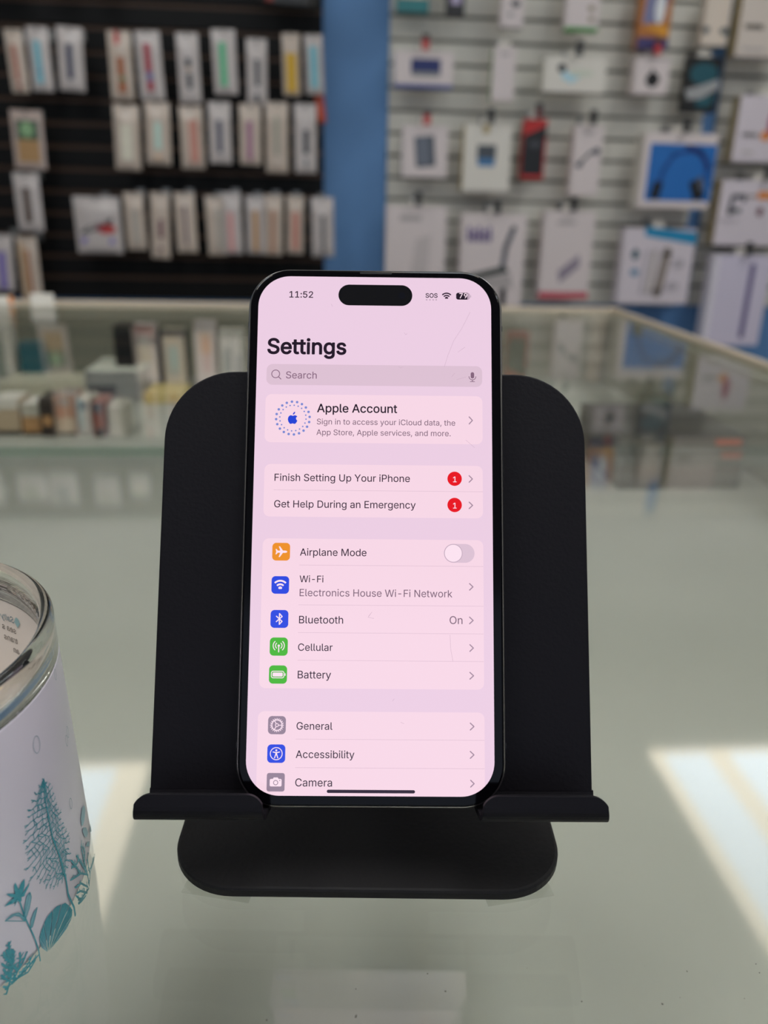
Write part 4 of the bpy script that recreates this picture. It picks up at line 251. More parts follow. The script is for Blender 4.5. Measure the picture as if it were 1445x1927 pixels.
# ------------------------------------------------------------------ the room
wall_blue = mat('blue_wall_paint', (100, 146, 198), 0.6, noise=0.04, nscale=6)
white_paint = mat('white_ceiling_paint', (205, 203, 196), 0.8, noise=0.03, nscale=5)
grey_floor = mat('grey_floor_tile', (120, 114, 106), 0.6, noise=0.1, nscale=3)
side_paint = mat('side_wall_paint', (168, 166, 160), 0.8, noise=0.03, nscale=4)
def structure(name, dims, mt):
    b = MB(); b.box(*dims, mt); o = b.build(name); o['kind'] = 'structure'; return o
structure('floor', (-2.7, 2.7, -3.0, 3.35, -0.1, 0.0), grey_floor)
structure('ceiling', (-2.7, 2.7, -3.0, 3.35, 2.72, 2.82), white_paint)
structure('wall_back', (-2.7, 2.7, 3.22, 3.35, 0.0, 2.72), wall_blue)
structure('wall_left', (-2.7, -2.6, -3.0, 3.22, 0.0, 2.72), side_paint)
structure('wall_right', (2.6, 2.7, -3.0, 3.22, 0.0, 2.72), side_paint)
structure('trim_1', (-2.6, 2.6, 3.185, 3.22, 2.03, 2.72), white_paint)

# ceiling lights; the front row is unseen, added to brighten wall and counter
lamp_m = mat('light_diffuser', (255, 240, 216), emit=LAMP)
tube_m = mat('light_tube', (228, 242, 255), emit=TUBE)
lamp_added = mat('added_light_diffuser', (255, 244, 226), emit=LAMP * 1.6)  # boosted diffuser for the added, unseen front row
tube_added = mat('added_light_tube', (236, 246, 255), emit=TUBE * 1.6)
lamp_frame = mat('light_frame_white', (215, 214, 208), 0.5)
def ceiling_light(x0, x1, y0, y1, label):
    lm, tm = (lamp_m, tube_m) if y0 > 0 else (lamp_added, tube_added)
    r = thing('ceiling_light', label, 'light', ((x0 + x1) / 2, (y0 + y1) / 2, 2.72), 'troffer lights in the ceiling')
    hx, hy = (x1 - x0) / 2, (y1 - y0) / 2
    f = MB()
    for a in ((-hx - .02, hx + .02, -hy - .02, -hy), (-hx - .02, hx + .02, hy, hy + .02), (-hx - .02, -hx, -hy, hy), (hx, hx + .02, -hy, hy)): f.box(*a, -0.03, 0, lamp_frame)
    f.build('frame', r)
    d = MB(); d.box(-hx, hx, -hy, hy, -0.016, -0.008, lm); d.build('diffuser', r)
    for sx in (-.8, .05):
        t = MB(); t.box(hx * sx, hx * (sx + .56), -hy + .03, hy - .03, -0.02, -0.0165, tm); t.build('tube', r)
ceiling_light(1.232, 1.832, 1.23, 2.43, 'bright ceiling troffer mirrored in the counter glass at lower right')
ceiling_light(-1.231, -0.631, 1.23, 2.45, 'bright ceiling troffer mirrored in the counter glass beside the candle')
ceiling_light(1.232, 1.832, -.5, .7, 'added unseen fill light above the shop front on the right side')
ceiling_light(-1.231, -0.631, -.5, .7, 'added unseen fill light above the shop front on the left side')
ceiling_light(0.0, .6, -.5, .7, 'added unseen fill light above the shop front between two others')

# slat wall panels: one mesh each, slats and grooves are its pattern
slat_white = mat('slat_white_laminate', (222, 218, 206), 0.45, noise=0.03, nscale=8)
groove_white = mat('slat_white_groove', (122, 122, 110), 0.6)
slat_black = mat('slat_black_laminate', (9, 8, 8), 0.6, spec=0.25, noise=0.15, nscale=8)
groove_brown = mat('slat_brown_groove', (88, 62, 44), 0.6)
def slat_panel(x0, x1, z0, z1, grooves, ms, mg, gh, label, name):
    b = MB(); b.box(x0, x1, 3.212, 3.219, z0, z1, mg)
    zs = [z0] + sorted(grooves) + [z1]
    for i in range(len(zs) - 1):
        lo = zs[i] + (gh / 2 if i else 0); hi = zs[i + 1] - (gh / 2 if i < len(zs) - 2 else 0)
        b.box(x0, x1, 3.20, 3.2125, lo, hi, ms)
    return tag(b.build(name), label, 'wall panel')
GZ = [1.967 - 0.0747 * k for k in range(17)]
slat_panel(-1.62, 0.015, 0.769, 2.025, [g for g in GZ if g > .785], slat_black, groove_brown, 0.016, 'black slat wall panel with brown grooves left of the blue pillar', 'slat_panel')
slat_panel(0.251, 1.428, 0.772, 2.025, [g for g in GZ if g > .79], slat_white, groove_white, 0.013, 'white slat wall panel right of the blue pillar, hung with boxed goods', 'slat_panel')
slat_panel(1.484, 2.4, 0.772, 2.025, [g for g in GZ if g > .79], slat_white, groove_white, 0.013, 'white slat wall panel at the right edge beyond the narrow blue strip', 'slat_panel')

# ------------------------------------------------------------------ the glass display counter
pane = glass_mat('counter_glass', (0.968, 0.974, 0.962), 0.0, 7, 0.03)
smudged = glass_mat('counter_glass_smudged', (0.968, 0.974, 0.962), 0.05, 3.7, 0.024)
pane_edge = glass_mat('glass_edge_green', (0.80, 0.88, 0.84))
alu = mat('beige_aluminium', (196, 180, 160), 0.35, metal=0.3)
deck_m = mat('showcase_deck_grey', (166, 166, 156), 0.6, noise=0.05, nscale=5)
panel_m = mat('showcase_panel_grey', (150, 148, 132), 0.6, noise=0.04, nscale=5)
body_m = mat('counter_body_laminate', (140, 138, 130), 0.5)
BY, FY, LX = 1.472, -0.30, -1.25
def edge_x(y): return 0.537
ctr = thing('display_counter', 'glass topped display counter with beige metal rail running to the wall', 'counter', (0, 0.6, 0))
def footprint(y0, y1, inset=0.0):
    return [(LX + inset, y0), (edge_x(y0) - inset, y0), (edge_x(y1) - inset, y1), (LX + inset, y1)]
def slab(poly, z0, z1, mt, side=None):
    b = MB(); o = (0, -0.6)
    b.layers([[(x + o[0], y + o[1], z0) for x, y in poly], [(x + o[0], y + o[1], z1) for x, y in poly]], mt, mside=side)
    return b
slab(footprint(FY, 0.5930), COUNTER - .008, COUNTER, smudged, pane_edge).build('glass_top', ctr)
slab(footprint(0.5955, BY), COUNTER - .008, COUNTER, pane, pane_edge).build('glass_top', ctr)
slab(footprint(FY, BY, .004), 0.81, 0.825, deck_m).build('deck', ctr)
slab(footprint(FY, BY, .01), 0.0, 0.81, body_m).build('cabinet_body', ctr)
b = MB(); b.box(LX, edge_x(BY) - .006, BY - .6 - .006, BY - .6, 0.825, COUNTER - .008, panel_m); b.build('back_panel', ctr)
b = MB(); b.box(LX, LX + .01, FY - .6, BY - .6 - .006, 0.825, COUNTER - .008, panel_m); b.build('side_panel', ctr)
b = MB(); x0, x1 = edge_x(FY), edge_x(BY - .006)
b.layers([[(x0 - .01, FY - .6, .825), (x0, FY - .6, .825), (x0, FY - .6, COUNTER - .008), (x0 - .01, FY - .6, COUNTER - .008)], [(x1 - .01, BY - .606, .825), (x1, BY - .606, .825), (x1, BY - .606, COUNTER - .008), (x1 - .01, BY - .606, COUNTER - .008)]], panel_m)
b.build('side_panel', ctr)
b = MB(); b.box(LX + .01, edge_x(FY) - .01, FY - .6, FY - .6 + .006, 0.825, COUNTER - .008, panel_m); b.build('front_panel', ctr)
b = MB(); b.box(LX, edge_x(BY) + .016, BY - .6, BY - .6 + .014, COUNTER - .03, COUNTER + .006, alu); b.build('rail', ctr, bevel=.002)
b = MB(); x0, x1 = edge_x(FY) + .001, edge_x(BY) + .001
b.layers([[(x0, FY - .6, COUNTER - .03), (x0 + .014, FY - .6, COUNTER - .03), (x0 + .014, FY - .6, COUNTER + .005), (x0, FY - .6, COUNTER + .005)], [(x1, BY - .6, COUNTER - .03), (x1 + .014, BY - .6, COUNTER - .03), (x1 + .014, BY - .6, COUNTER + .005), (x1, BY - .6, COUNTER + .005)]], alu)
b.build('rail', ctr)
b = MB(); xx = edge_x(BY - .04); b.box(xx - .04, xx - .018, BY - .63, BY - .608, 0.825, COUNTER - .008, alu); b.build('corner_post', ctr, bevel=.002)

# ------------------------------------------------------------------ black tablet stand
M = Matrix([list(r) + [0] for r in ((0.997516,0.023886,-0.066266),(-0.069767,0.464708,-0.882711),(0.009710,0.885142,0.465220))] + [[0, 0, 0, 1]])
PH = Matrix.Translation(Vector((0.013979,0.199490,1.043770))) @ M
def pm(u, v, n): return PH @ Vector((u * .001, v * .001, n * .001))
coat = mat('black_powder_coat', (13, 10, 16), 0.58, spec=0.18, bump=0.25, nscale=900)
pad_m = mat('black_base_skin', (25, 23, 24), 0.6, spec=0.22, bump=0.3, nscale=700)
SROT = Matrix.Rotation(-4.0 * D, 4, 'Z')
SR = Matrix.Translation(SROT @ Vector((0.0002, 0.2192, 0)) + Vector((0, 0, COUNTER))) @ SROT
SRI = SR.inverted()
def sp(u, v, n): return SRI @ pm(u, v, n)
stand = thing('tablet_stand', 'black metal tablet stand with two front lips holding the phone', 'stand', matrix=SR)
RN = [(-9.9, .5), (-9.6, .1), (-9.3, 0), (-8.7, 0), (-8.45, .1), (-8.3, .45)]
b = MB(); rings = []
for n, ins in RN:
    top = rrect(-59.9 + ins, 60.3 - ins, -20, 45.9 - ins, 20 - ins, 14)
    pts = [p for p in top if p[1] > -19 or True]
    k = 15
    loop = top[:2 * k] + [(-59.9 + ins, -70.6), (60.3 - ins, -70.6)]
    rings.append([sp(u, v, n) for u, v in loop])
b.layers(rings, coat); b.build('back_plate', stand, fix=True)
def lip(u0, u1):
    T = 1.6; path = []          # inner surface (n, v, how far up the lip), then the outer one
    A = []
    A.append((-8.3, -70.4, 0)); 
    for k in range(7): t = k / 6 * 90 * D; A.append((-8.3 + 3.0 * (1 - math.cos(t)), -70.8 - 3.0 * math.sin(t), 0))
    for k in range(7): t = k / 6 * 90 * D; A.append((4.0 + 2.4 * math.sin(t), -73.8 + 2.4 * (1 - math.cos(t)), 0))
    A += [(6.4, -70.8 + h, h) for h in (0, .5, 1.0, 1.5, 1.9, 2.2, 2.4, 2.5)]
    O = [(-9.9, -70.4, 0)]
    for k in range(7): t = k / 6 * 90 * D; O.append((-8.3 + 3.0 - 4.6 * math.cos(t), -70.8 - 4.6 * math.sin(t), 0))
    for k in range(7): t = k / 6 * 90 * D; O.append((4.0 + 4.0 * math.sin(t), -73.8 + 2.4 - 4.0 * math.cos(t), 0))
    O += [(8.0, -70.8 + h, h) for h in (0, .5, 1.0, 1.5, 1.9, 2.2, 2.4, 2.5)]
    R = 4.6
    def cut(h):
        q = h + R - 2.5
        return 0 if q < 0 else R - math.sqrt(max(R * R - q * q, 0))
    b = MB(); rows = []
    for (n, v, h), (n2, v2, h2) in zip(A, O):
        c = cut(h) if n > 4.0 and v > -71.3 else (cut(0) * max(0, (v + 73.8) / 2.4) if n > 4.0 else 0)
        rows.append([sp(u0 + c, v, n), sp(u1 - c, v, n), sp(u1 - c, v2, n2), sp(u0 + c, v2, n2)])
    b.layers(rows, coat); return b.build('lip', stand, fix=True, bevel=.0002)
lip(-60.0, -26.8); lip(28.0, 60.6)
def solid_rr(x0, x1, y0, y1, r, zs, mt, name, parent, nseg=14):
    b = MB(); b.layers([[(x, y, z) for x, y in rrect(x0 + i, x1 - i, y0 + i, y1 - i, r - i, nseg)] for z, i in zs], mt)
    return b.build(name, parent)
solid_rr(-.0549, .0549, -.0565, .0580, .0185, [(.0008, .0006), (.0012, 0), (.0032, 0), (.0038, .0003), (.004, .0009)], pad_m, 'base_plate', stand)
solid_rr(-.0537, .0537, -.0553, .0567, .0173, [(0, 0), (.0008, 0)], mat('rubber_black', (18, 18, 18), .8), 'rubber_pad', stand)
def bar(a, c, w, th, name):
    a = Vector(a); c = Vector(c); d = (c - a).normalized(); nrm = d.cross(Vector((1, 0, 0))).normalized()
    b = MB(); b.layers([[p + Vector((sx * w / 2, 0, 0)) + nrm * sy * th / 2 for sx, sy in ((-1, -1), (1, -1), (1, 1), (-1, 1))] for p in (a, c)], coat)
    return b.build(name, stand, bevel=.0012, fix=True)
top_pt = sp(0, -2, -14.0)
bar((0, .036, .008), top_pt, .046, .006, 'support_arm')
def pivot(p, name):
    b = MB(); b.tube([(-.026, p[1], p[2]), (.026, p[1], p[2])], .0045, coat, 16); b.build(name, stand)
pivot((0, .036, .0085), 'hinge'); pivot(top_pt, 'hinge')

# ------------------------------------------------------------------ phone
phone = thing('smartphone', 'black smartphone showing a pink tinted settings screen, leaning on the stand', 'phone', matrix=PH)
def ml(u, v, n): return (u * .001, v * .001, n * .001)
tit = mat('dark_titanium', (178, 174, 174), 0.28, metal=1.0)
blackg = mat('black_cover_glass', (5, 4, 7), 0.1, spec=0.22)
b = MB(); hw, hh = 35.75, 73.75
b.layers([[ml(u, v, n) for u, v in rrect(-hw + i, hw - i, -hh + i, hh - i, 11.6 - i, 16)] for n, i in
          [(-8.2, 1.2), (-7.9, .6), (-7.3, .15), (-6.4, 0), (-2.2, 0), (-1.4, .12), (-.8, .45), (-.5, .9)]], tit, smooth=True)
b.build('frame', phone)
b = MB(); b.layers([[ml(u, v, n) for u, v in rrect(-hw + i, hw - i, -hh + i, hh - i, 11.6 - i, 16)] for n, i in
          [(-.9, .75), (-.35, .72), (-.12, .9), (0, 1.25)]], blackg, smooth=False)
b.build('cover_glass', phone)
b = MB()
for u, v, du, dv in ((-hw, 57.6, .1, .7), (hw, 57.2, .1, .7), (-hw, -57.8, .1, .7), (hw, -57.6, .1, .7), (-22, -hh, .7, .1), (24, hh, .7, .1)):
    q = [(u - du, v - dv), (u + du, v - dv), (u + du, v + dv), (u - du, v + dv)]
    b.layers([[ml(x, y, n) for x, y in q] for n in (-7.0, -1.8)], mat('antenna_band_grey', (40, 40, 44), .5))
b.build('antenna_bands', phone)
for u, v, l, nm in ((-hw - .02, 40, 4.2, 'action_button'), (-hw - .02, 27, 9.5, 'volume_button'), (-hw - .02, 14, 9.5, 'volume_button'), (hw + .02, 21, 15.5, 'power_button')):
    b = MB(); b.layers([[ml(u + x, v + y, n) for x, y in rrect(-.12, .12, -l / 2, l / 2, .2, 3)] for n in (-5.4, -3.0)], tit); b.build(nm, phone)
b = MB(); b.layers([[ml(x, y, n) for x, y in rrect(-4.5, 4.5, 72.05, 72.6, .27, 5)] for n in (-.02, .03)], mat('speaker_mesh', (22, 22, 24), .7)); b.build('speaker_slit', phone)
UI = {k: mat('screen_' + k, c, 0.14, emit=1.0, sample=(k in ('bg', 'card'))) for k, c in dict(
    bg=(236, 206, 227), card=(247, 215, 230), field=(221, 193, 211), ink=(44, 26, 47), black=(34, 22, 38), grey=(122, 96, 116), mid=(132, 100, 124),
    white=(252, 226, 240), orange=(238, 145, 38), blue=(42, 72, 224), green=(72, 182, 50), slate=(150, 130, 150), red=(232, 16, 30), tog=(221, 194, 212),
    chev=(164, 138, 158), sep=(214, 184, 202), dot=(122, 138, 210), apple=(34, 66, 214), pale=(190, 165, 184), off=(10, 9, 13), scratch=(196, 166, 186)).items()}
def scr(u, v, lev): return (u * .001, v * .001, (.03 + .03 * lev) * .001)
dsp = Flat(scr); dsp.poly([rrect(-32.85, 32.45, -70.35, 71.1, 8.9, 14)], UI['bg'], 0)
display = dsp.build('display', phone)
G = {}
def g(n):
    if n not in G: G[n] = Flat(scr)
    return G[n]
for grp, u0, u1, v0, v1, r, c, lev in RECTS:
    if grp == 'general_card':      # runs off the bottom of the display
        cr, cl = 32.45 - 8.9, -32.85 + 8.9; cy_ = -70.35 + 8.9
        a1 = -math.degrees(math.acos((u1 - cr) / 8.86)); a0 = 180 + math.degrees(math.acos((cl - u0) / 8.86))
        P = rrect(u0, u1, -90, v1, r, 10)[:22] + arc(cl, cy_, 8.86, a0, 270, 10) + arc(cr, cy_, 8.86, -90, a1, 10)
        g(grp).poly([P], UI[c], lev)
    else: g(grp).poly([rrect(u0, u1, v0, v1, r, 8)], UI[c], lev)
for grp, u0, u1, v in SEPS: g(grp).poly([[(u0, v - .045), (u1, v - .045), (u1, v + .045), (u0, v + .045)]], UI['sep'], 2)
for grp, u0, u1, v0, v1 in CHEV: g(grp).line([(u0 + .1, v1), (u1, (v0 + v1) / 2), (u0 + .1, v0)], .3, UI['chev'], 3)
for grp, t, u0, u1, v, bold, c in TEXTS: g(grp).text(t, u0, u1, v, UI[c], 5, bold=max(bold, .004 if c == 'grey' else .007))
q = g('status_bar'); wx, wy = MISC['wifi']; wy -= .85
for r in (.35, 1.0, 1.65): q.line(arc(wx, wy, r, 48, 132), .38 if r > .4 else .5, UI['ink'], 3)
bx0, by, bx1, _ = MISC['bat']; hb = 1.0
q.poly([rrect(bx0, bx1 - .1, by - hb, by + hb, .6, 6)], UI['pale'], 3)
P = rrect(bx0, bx0 + 6, by - hb, by + hb, .6, 6); q.poly([[(min(x, bx0 + 3.15), y) for x, y in P if x < bx0 + 3] + [(bx0 + 3.15, by - hb), (bx0 + 3.15, by + hb)]], UI['black'], 4)
q.poly([rrect(bx1 + .05, bx1 + .25, by - .35, by + .35, .1, 3)], UI['pale'], 3)
for u, v in MISC['dots']: q.poly([ellipse(u, v, .24, .2, 10)], UI['pale'], 3)
lx, ly = MISC['lens']; q = g('search_field')
q.line(ellipse(lx, ly, 1.1, 1.1, 24), .22, UI['mid'], 3, closed=True); q.line([(lx + .8, ly - .8), MISC['lens2']], .24, UI['mid'], 3)
mx, my = MISC['mic']
q.poly([rrect(mx - .48, mx + .48, my - .45, my + 1.35, .48, 6)], UI['mid'], 3); q.line(arc(mx, my + .1, .95, 180, 360), .18, UI['mid'], 3); q.line([(mx, my - .85), (mx, my - 1.35)], .18, UI['mid'], 3); q.line([(mx - .6, my - 1.35), (mx + .6, my - 1.35)], .18, UI['mid'], 3)
ax, ay = MISC['acct']; q = g('account_card')
for k in range(20):
    t = 2 * PI * k / 20 + .08
    q.poly([ellipse(ax + 4.62 * math.cos(t), ay + 4.62 * math.sin(t), .36, .36, 12)], UI['dot'], 3)
    t += PI / 20; q.poly([ellipse(ax + 3.62 * math.cos(t), ay + 3.62 * math.sin(t), .22, .22, 10)], UI['dot'], 3)
APL = [(-.05, .62), (.25, .72), (.6, .78), (.92, .62), (1.08, .48), (.84, .22), (.78, -.05), (.86, -.35), (1.12, -.62), (.95, -1.02), (.7, -1.38), (.45, -1.5), (.2, -1.42), (-.05, -1.35), (-.3, -1.44), (-.55, -1.5), (-.8, -1.35), (-1.1, -.85), (-1.22, -.3), (-1.15, .2), (-.9, .6), (-.55, .78), (-.25, .72)]
q.poly([[(ax - .02 + x * 1.12, ay - .05 + y * 1.08) for x, y in APL]], UI['apple'], 3)
q.poly([[(ax + x * 1.12, ay + y * 1.08) for x, y in [(-.05, .9), (.0, 1.2), (.2, 1.5), (.52, 1.68), (.52, 1.4), (.38, 1.1), (.15, .92)]]], UI['apple'], 3)
q = g('setup_card')
for k in ('badge1', 'badge2'): q.poly([ellipse(MISC[k][0], MISC[k][1], 1.98, 1.98, 32)], UI['red'], 3)
t0, tv, t1, _ = MISC['toggle']; q = g('connection_card')
q.poly([rrect(t0, t1, tv - 2.55, tv + 2.55, 2.55, 12)], UI['tog'], 3); q.poly([ellipse(t0 + 2.55, tv, 2.5, 2.5, 36)], UI['pale'], 4); q.poly([ellipse(t0 + 2.55, tv, 2.33, 2.33, 36)], UI['white'], 5)
for grp, k, cu, cv, h, c in ICONS:
    q = g(grp); w = UI['white']; A = lambda x, y: (cu + x * h, cv + y * h)
    if k == 'camera':                # its foot is cut by the display edge
        q.poly([rrect(cu - h, cu + h, cv - h, cv + h, .26 * h, 8)], UI[c], 3)
    else: q.poly([rrect(cu - h, cu + h, cv - h, cv + h, .44 * h, 8)], UI[c], 3)
    if k == 'airplane':
        P = [(.7, 0), (.62, .09), (.45, .13), (.2, .13), (-.13, .6), (-.27, .6), (-.1, .13), (-.36, .11), (-.52, .3), (-.63, .3), (-.55, 0)]
        q.poly([[A(x, y) for x, y in P + [(x, -y) for x, y in P[-2:0:-1]]]], w, 4)
    elif k == 'wifi':
        for r in (.12, .5, .9): q.line(arc(cu, cv - .42 * h, r * h, 46, 134), (.2 if r > .2 else .28) * h, w, 4, cap=r < .2)
    elif k == 'bluetooth':
        q.line([A(-.34, .3), A(.3, -.27), A(0, -.6), A(0, .6), A(.3, .27), A(-.34, -.3)], .12 * h, w, 4)
    elif k == 'cellular':
        q.line([A(0, 0), A(0, -.58)], .12 * h, w, 4); q.poly([ellipse(cu, cv + .1 * h, .13 * h, .13 * h, 14)], w, 4)
        for r in (.36, .62):
            q.line(arc(cu, cv + .1 * h, r * h, -48, 48), .1 * h, w, 4); q.line(arc(cu, cv + .1 * h, r * h, 132, 228), .1 * h, w, 4)
    elif k == 'battery':
        q.line(rrect(cu - .74 * h, cu + .66 * h, cv - .36 * h, cv + .36 * h, .2 * h, 5), .09 * h, w, 4, closed=True)
        q.poly([rrect(cu - .6 * h, cu + .52 * h, cv - .22 * h, cv + .22 * h, .1 * h, 4)], w, 4); q.poly([rrect(cu + .74 * h, cu + .84 * h, cv - .15 * h, cv + .15 * h, .05 * h, 3)], w, 4)
    elif k == 'gear':
        q.line(ellipse(cu, cv, .57 * h, .57 * h, 32), .1 * h, w, 4, closed=True); q.line(ellipse(cu, cv, .17 * h, .17 * h, 16), .08 * h, w, 4, closed=True)
        for j in range(20): t = 2 * PI * j / 20; q.line([A(.6 * math.cos(t), .6 * math.sin(t)), A(.73 * math.cos(t), .73 * math.sin(t))], .1 * h, w, 4)
        for t in (0, 120, 240): q.line([A(.2 * math.cos(t * D), .2 * math.sin(t * D)), A(.54 * math.cos(t * D), .54 * math.sin(t * D))], .09 * h, w, 4)
    elif k == 'person':
        q.line(ellipse(cu, cv, .66 * h, .66 * h, 36), .09 * h, w, 4, closed=True); q.poly([ellipse(cu, cv + .36 * h, .11 * h, .11 * h, 14)], w, 4)
        q.line([A(-.36, .18), A(-.08, .12), A(.08, .12), A(.36, .18)], .11 * h, w, 4); q.line([A(0, .1), A(0, -.08)], .2 * h, w, 4)
        q.line([A(-.05, -.08), A(-.18, -.46)], .11 * h, w, 4); q.line([A(.05, -.08), A(.18, -.46)], .11 * h, w, 4)
    elif k == 'camera':
        q.poly([rrect(cu - .66 * h, cu + .66 * h, cv - .45 * h, cv + .36 * h, .14 * h, 5)], w, 4); q.poly([[A(-.34, .34), A(-.22, .52), A(.22, .52), A(.34, .34)]], w, 4)
        q.line(ellipse(cu, cv - .04 * h, .24 * h, .24 * h, 22), .08 * h, UI['slate'], 5, closed=True); q.poly([ellipse(cu + .45 * h, cv + .2 * h, .06 * h, .06 * h, 8)], UI['slate'], 5)
q = g('home_indicator'); a, v, c_, v2 = MISC['home']; q.poly([rrect(a, c_, v - .42, v + .42, .42, 6)], UI['ink'], 6)
q = g('camera_cutout'); a, v, c_, v2 = MISC['island']; q.poly([rrect(a, c_, v - 3.03, v + 3.03, 3.03, 14)], UI['off'], 3); q.poly([ellipse(c_ - 3.0, v, 1.0, 1.0, 20)], mat('lens_blue_black', (14, 14, 24), .05), 4)
q = g('scratches')
for L in SCR: q.line(L, .07, UI['scratch'], 6)
for k, f in G.items(): f.build(k, display)

# clear adhesive strips under the stand's front corners
tape_m = glass_mat('clear_tape', (0.945, 0.95, 0.94), 0.2)
for (a, c, rot, lab) in (((-.0290, .1678), (.019, .0045), -14, 'clear adhesive strip under the front left corner of the stand base'), ((.0531, .1622), (.019, .0045), 8, 'clear adhesive strip under the front right corner of the stand base')):
    b = MB(); b.box(-c[0] / 2, c[0] / 2, -c[1] / 2, c[1] / 2, 0.0001, .0004, tape_m); o = b.build('adhesive_strip', loc=(a[0], a[1], COUNTER)); o.rotation_euler.z = rot * D
    tag(o, lab, 'tape', 'clear strips at the stand base')

# ------------------------------------------------------------------ candle in a printed glass cup
cup_c = Vector((-0.1214, 0.174, COUNTER))
cup = thing('candle_jar', 'white glass candle jar printed with teal sea plants, cut by the left edge', 'candle', cup_c)
jar_white = mat('jar_white_wrap', (212, 206, 216), 0.28, spec=0.5)
jar_in = mat('jar_inner_white', (196, 184, 174), 0.4)
teal = mat('sea_print_teal', (54, 144, 158), 0.35); teal_l = mat('sea_print_pale_teal', (130, 172, 184), 0.35); teal_g = mat('sea_print_grey_teal', (120, 145, 158), 0.35)
rim_glass = bpy.data.materials.new('rim_clear_glass'); rim_glass.use_nodes = True
pb = rim_glass.node_tree.nodes['Principled BSDF']; pb.inputs['Base Color'].default_value = (.86, .87, .82, 1); pb.inputs['Roughness'].default_value = .02; pb.inputs['Transmission Weight'].default_value = 1; pb.inputs['IOR'].default_value = 1.5
RO, RI = .0540, .0503
RB = .0554                          # the jar is a little wider at its foot
TAPER = (RB - RO) / 65
b = MB(); b.lathe([(RB - .002, 0.0), (RB - .0004, .0006), (RB - TAPER * 2.5, .0025), (RO, .0647)], jar_white); b.lathe([(0.0001, 0), (RB - .002, 0)], jar_white); b.lathe([(RO, .0647), (RO - .0008, .0651)], jar_white); b.build('wrap', cup)
b = MB(); b.lathe([(RO - .0008, .0649), (RI, .0649), (RI, .004), (0.0001, .004)], jar_in); b.build('inner_wall', cup)
b = MB(); pr = [(RO, .0652)] + [(RO - .00185 + .00185 * math.cos(t * D), .0742 + .0018 * math.sin(t * D)) for t in range(0, 181, 20)] + [(RI, .0652)]
b.lathe(pr, rim_glass, 128, close=True); b.build('rim', cup, fix=True)
b = MB(); b.lathe([(.0001, .030), (.040, .0302), (RI - .0003, .0312)], mat('cream_wax', (226, 210, 176), .4)); b.build('wax', cup)
for k in range(3):
    t = 2 * PI * k / 3 + .5; b = MB(); b.tube([(.024 * math.cos(t), .024 * math.sin(t), .0300), (.024 * math.cos(t) + .001, .024 * math.sin(t), .042)], .0009, mat('burnt_wick', (30, 26, 22), .9)); b.build('wick', cup)
def on_cup(s, h, lev):      # s = arc length (mm) around the jar, h = height (mm)
    t = s / (RO * 1000); r = RB - TAPER * h + (.12 + .05 * lev) * .001
    return (r * math.cos(t), r * math.sin(t), h * .001)
def AL(P): return [(t * RO * 1000, h) for t, h in P]
sea = Flat(on_cup)
def dense(P, step=1.2):
    out = []
    for a, c in zip(P[:-1], P[1:]):
        n = max(1, int(math.hypot(c[0] - a[0], c[1] - a[1]) / step))
        out += [(a[0] + (c[0] - a[0]) * k / n, a[1] + (c[1] - a[1]) * k / n) for k in range(n)]
    return out + [P[-1]]
def at_frac(P, f):
    L = [math.hypot(c[0] - a[0], c[1] - a[1]) for a, c in zip(P[:-1], P[1:])]; d = f * sum(L)
    for (a, c), l in zip(zip(P[:-1], P[1:]), L):
        if d <= l: return (a[0] + (c[0] - a[0]) * d / l, a[1] + (c[1] - a[1]) * d / l)
        d -= l
    return P[-1]
trunk = AL(SEAPRINT['trunk'])
for i, (a, c) in enumerate(zip(trunk[:-1], trunk[1:])): sea.line(dense([a, c]), .75 - .07 * i, teal, 2)
def fan(outline, n, f0, seed):
    rnd = random.Random(seed); out = AL(outline); veins = []
    for k in range(n):
        f = k / (n - 1); a = at_frac(trunk, f0 + (1 - f0) * f * .99); e = at_frac(out, f); sc = rnd.uniform(.86, 1.06); e = (a[0] + (e[0] - a[0]) * sc, a[1] + (e[1] - a[1]) * sc)
        P = []
        for j in range(9):
            t = j / 8; up = 1.2 * math.sin(t * PI) * (1 - f) * .8
            P.append((a[0] + (e[0] - a[0]) * t + rnd.uniform(-.22, .22) * (j > 0), a[1] + (e[1] - a[1]) * t + up + rnd.uniform(-.25, .25) * (j > 0)))
        veins.append(P); sea.line(P, .24, teal, 1)
        sea.line([P[-2], (P[-1][0] + rnd.uniform(-.5, .5), P[-1][1] + rnd.uniform(.3, .9))], .18, teal, 1)
    for A, B in zip(veins[:-1], veins[1:]):
        for j in range(1, 9):
            if rnd.random() < (.95 if j < 6 else .35 if j == 6 else 0): m = j + rnd.choice((-1, 0, 0, 1)); m = max(0, min(8, m)); sea.line([A[j], B[m]], .17, teal, 1)
fan(SEAPRINT['fan_l'], 24, .30, 3); fan(SEAPRINT['fan_r'], 20, .34, 5)
for P in SEAPRINT['petals']: sea.poly([AL(P)], teal, 2)
sea.line(dense(AL(SEAPRINT['stem'])), .34, teal, 1)
for P in SEAPRINT['leaves']: sea.poly([AL(P)], teal_l, 1); sea.line(AL(P), .2, teal, 2, closed=True); L = AL(P); sea.line([L[0], L[len(L) // 2]], .16, teal, 2)
for P in SEAPRINT['shell']:
    L = AL(P); sea.poly([L], teal, 1); ap = L[0]
    for a, c in zip(L[1:-1], L[2:]):
        for f in (0, .5): e = (a[0] + (c[0] - a[0]) * f, a[1] + (c[1] - a[1]) * f); sea.line(dense([(ap[0] + (e[0] - ap[0]) * .25, ap[1] + (e[1] - ap[1]) * .25), e], 2), .1, teal_l, 3)
rnd = random.Random(4)
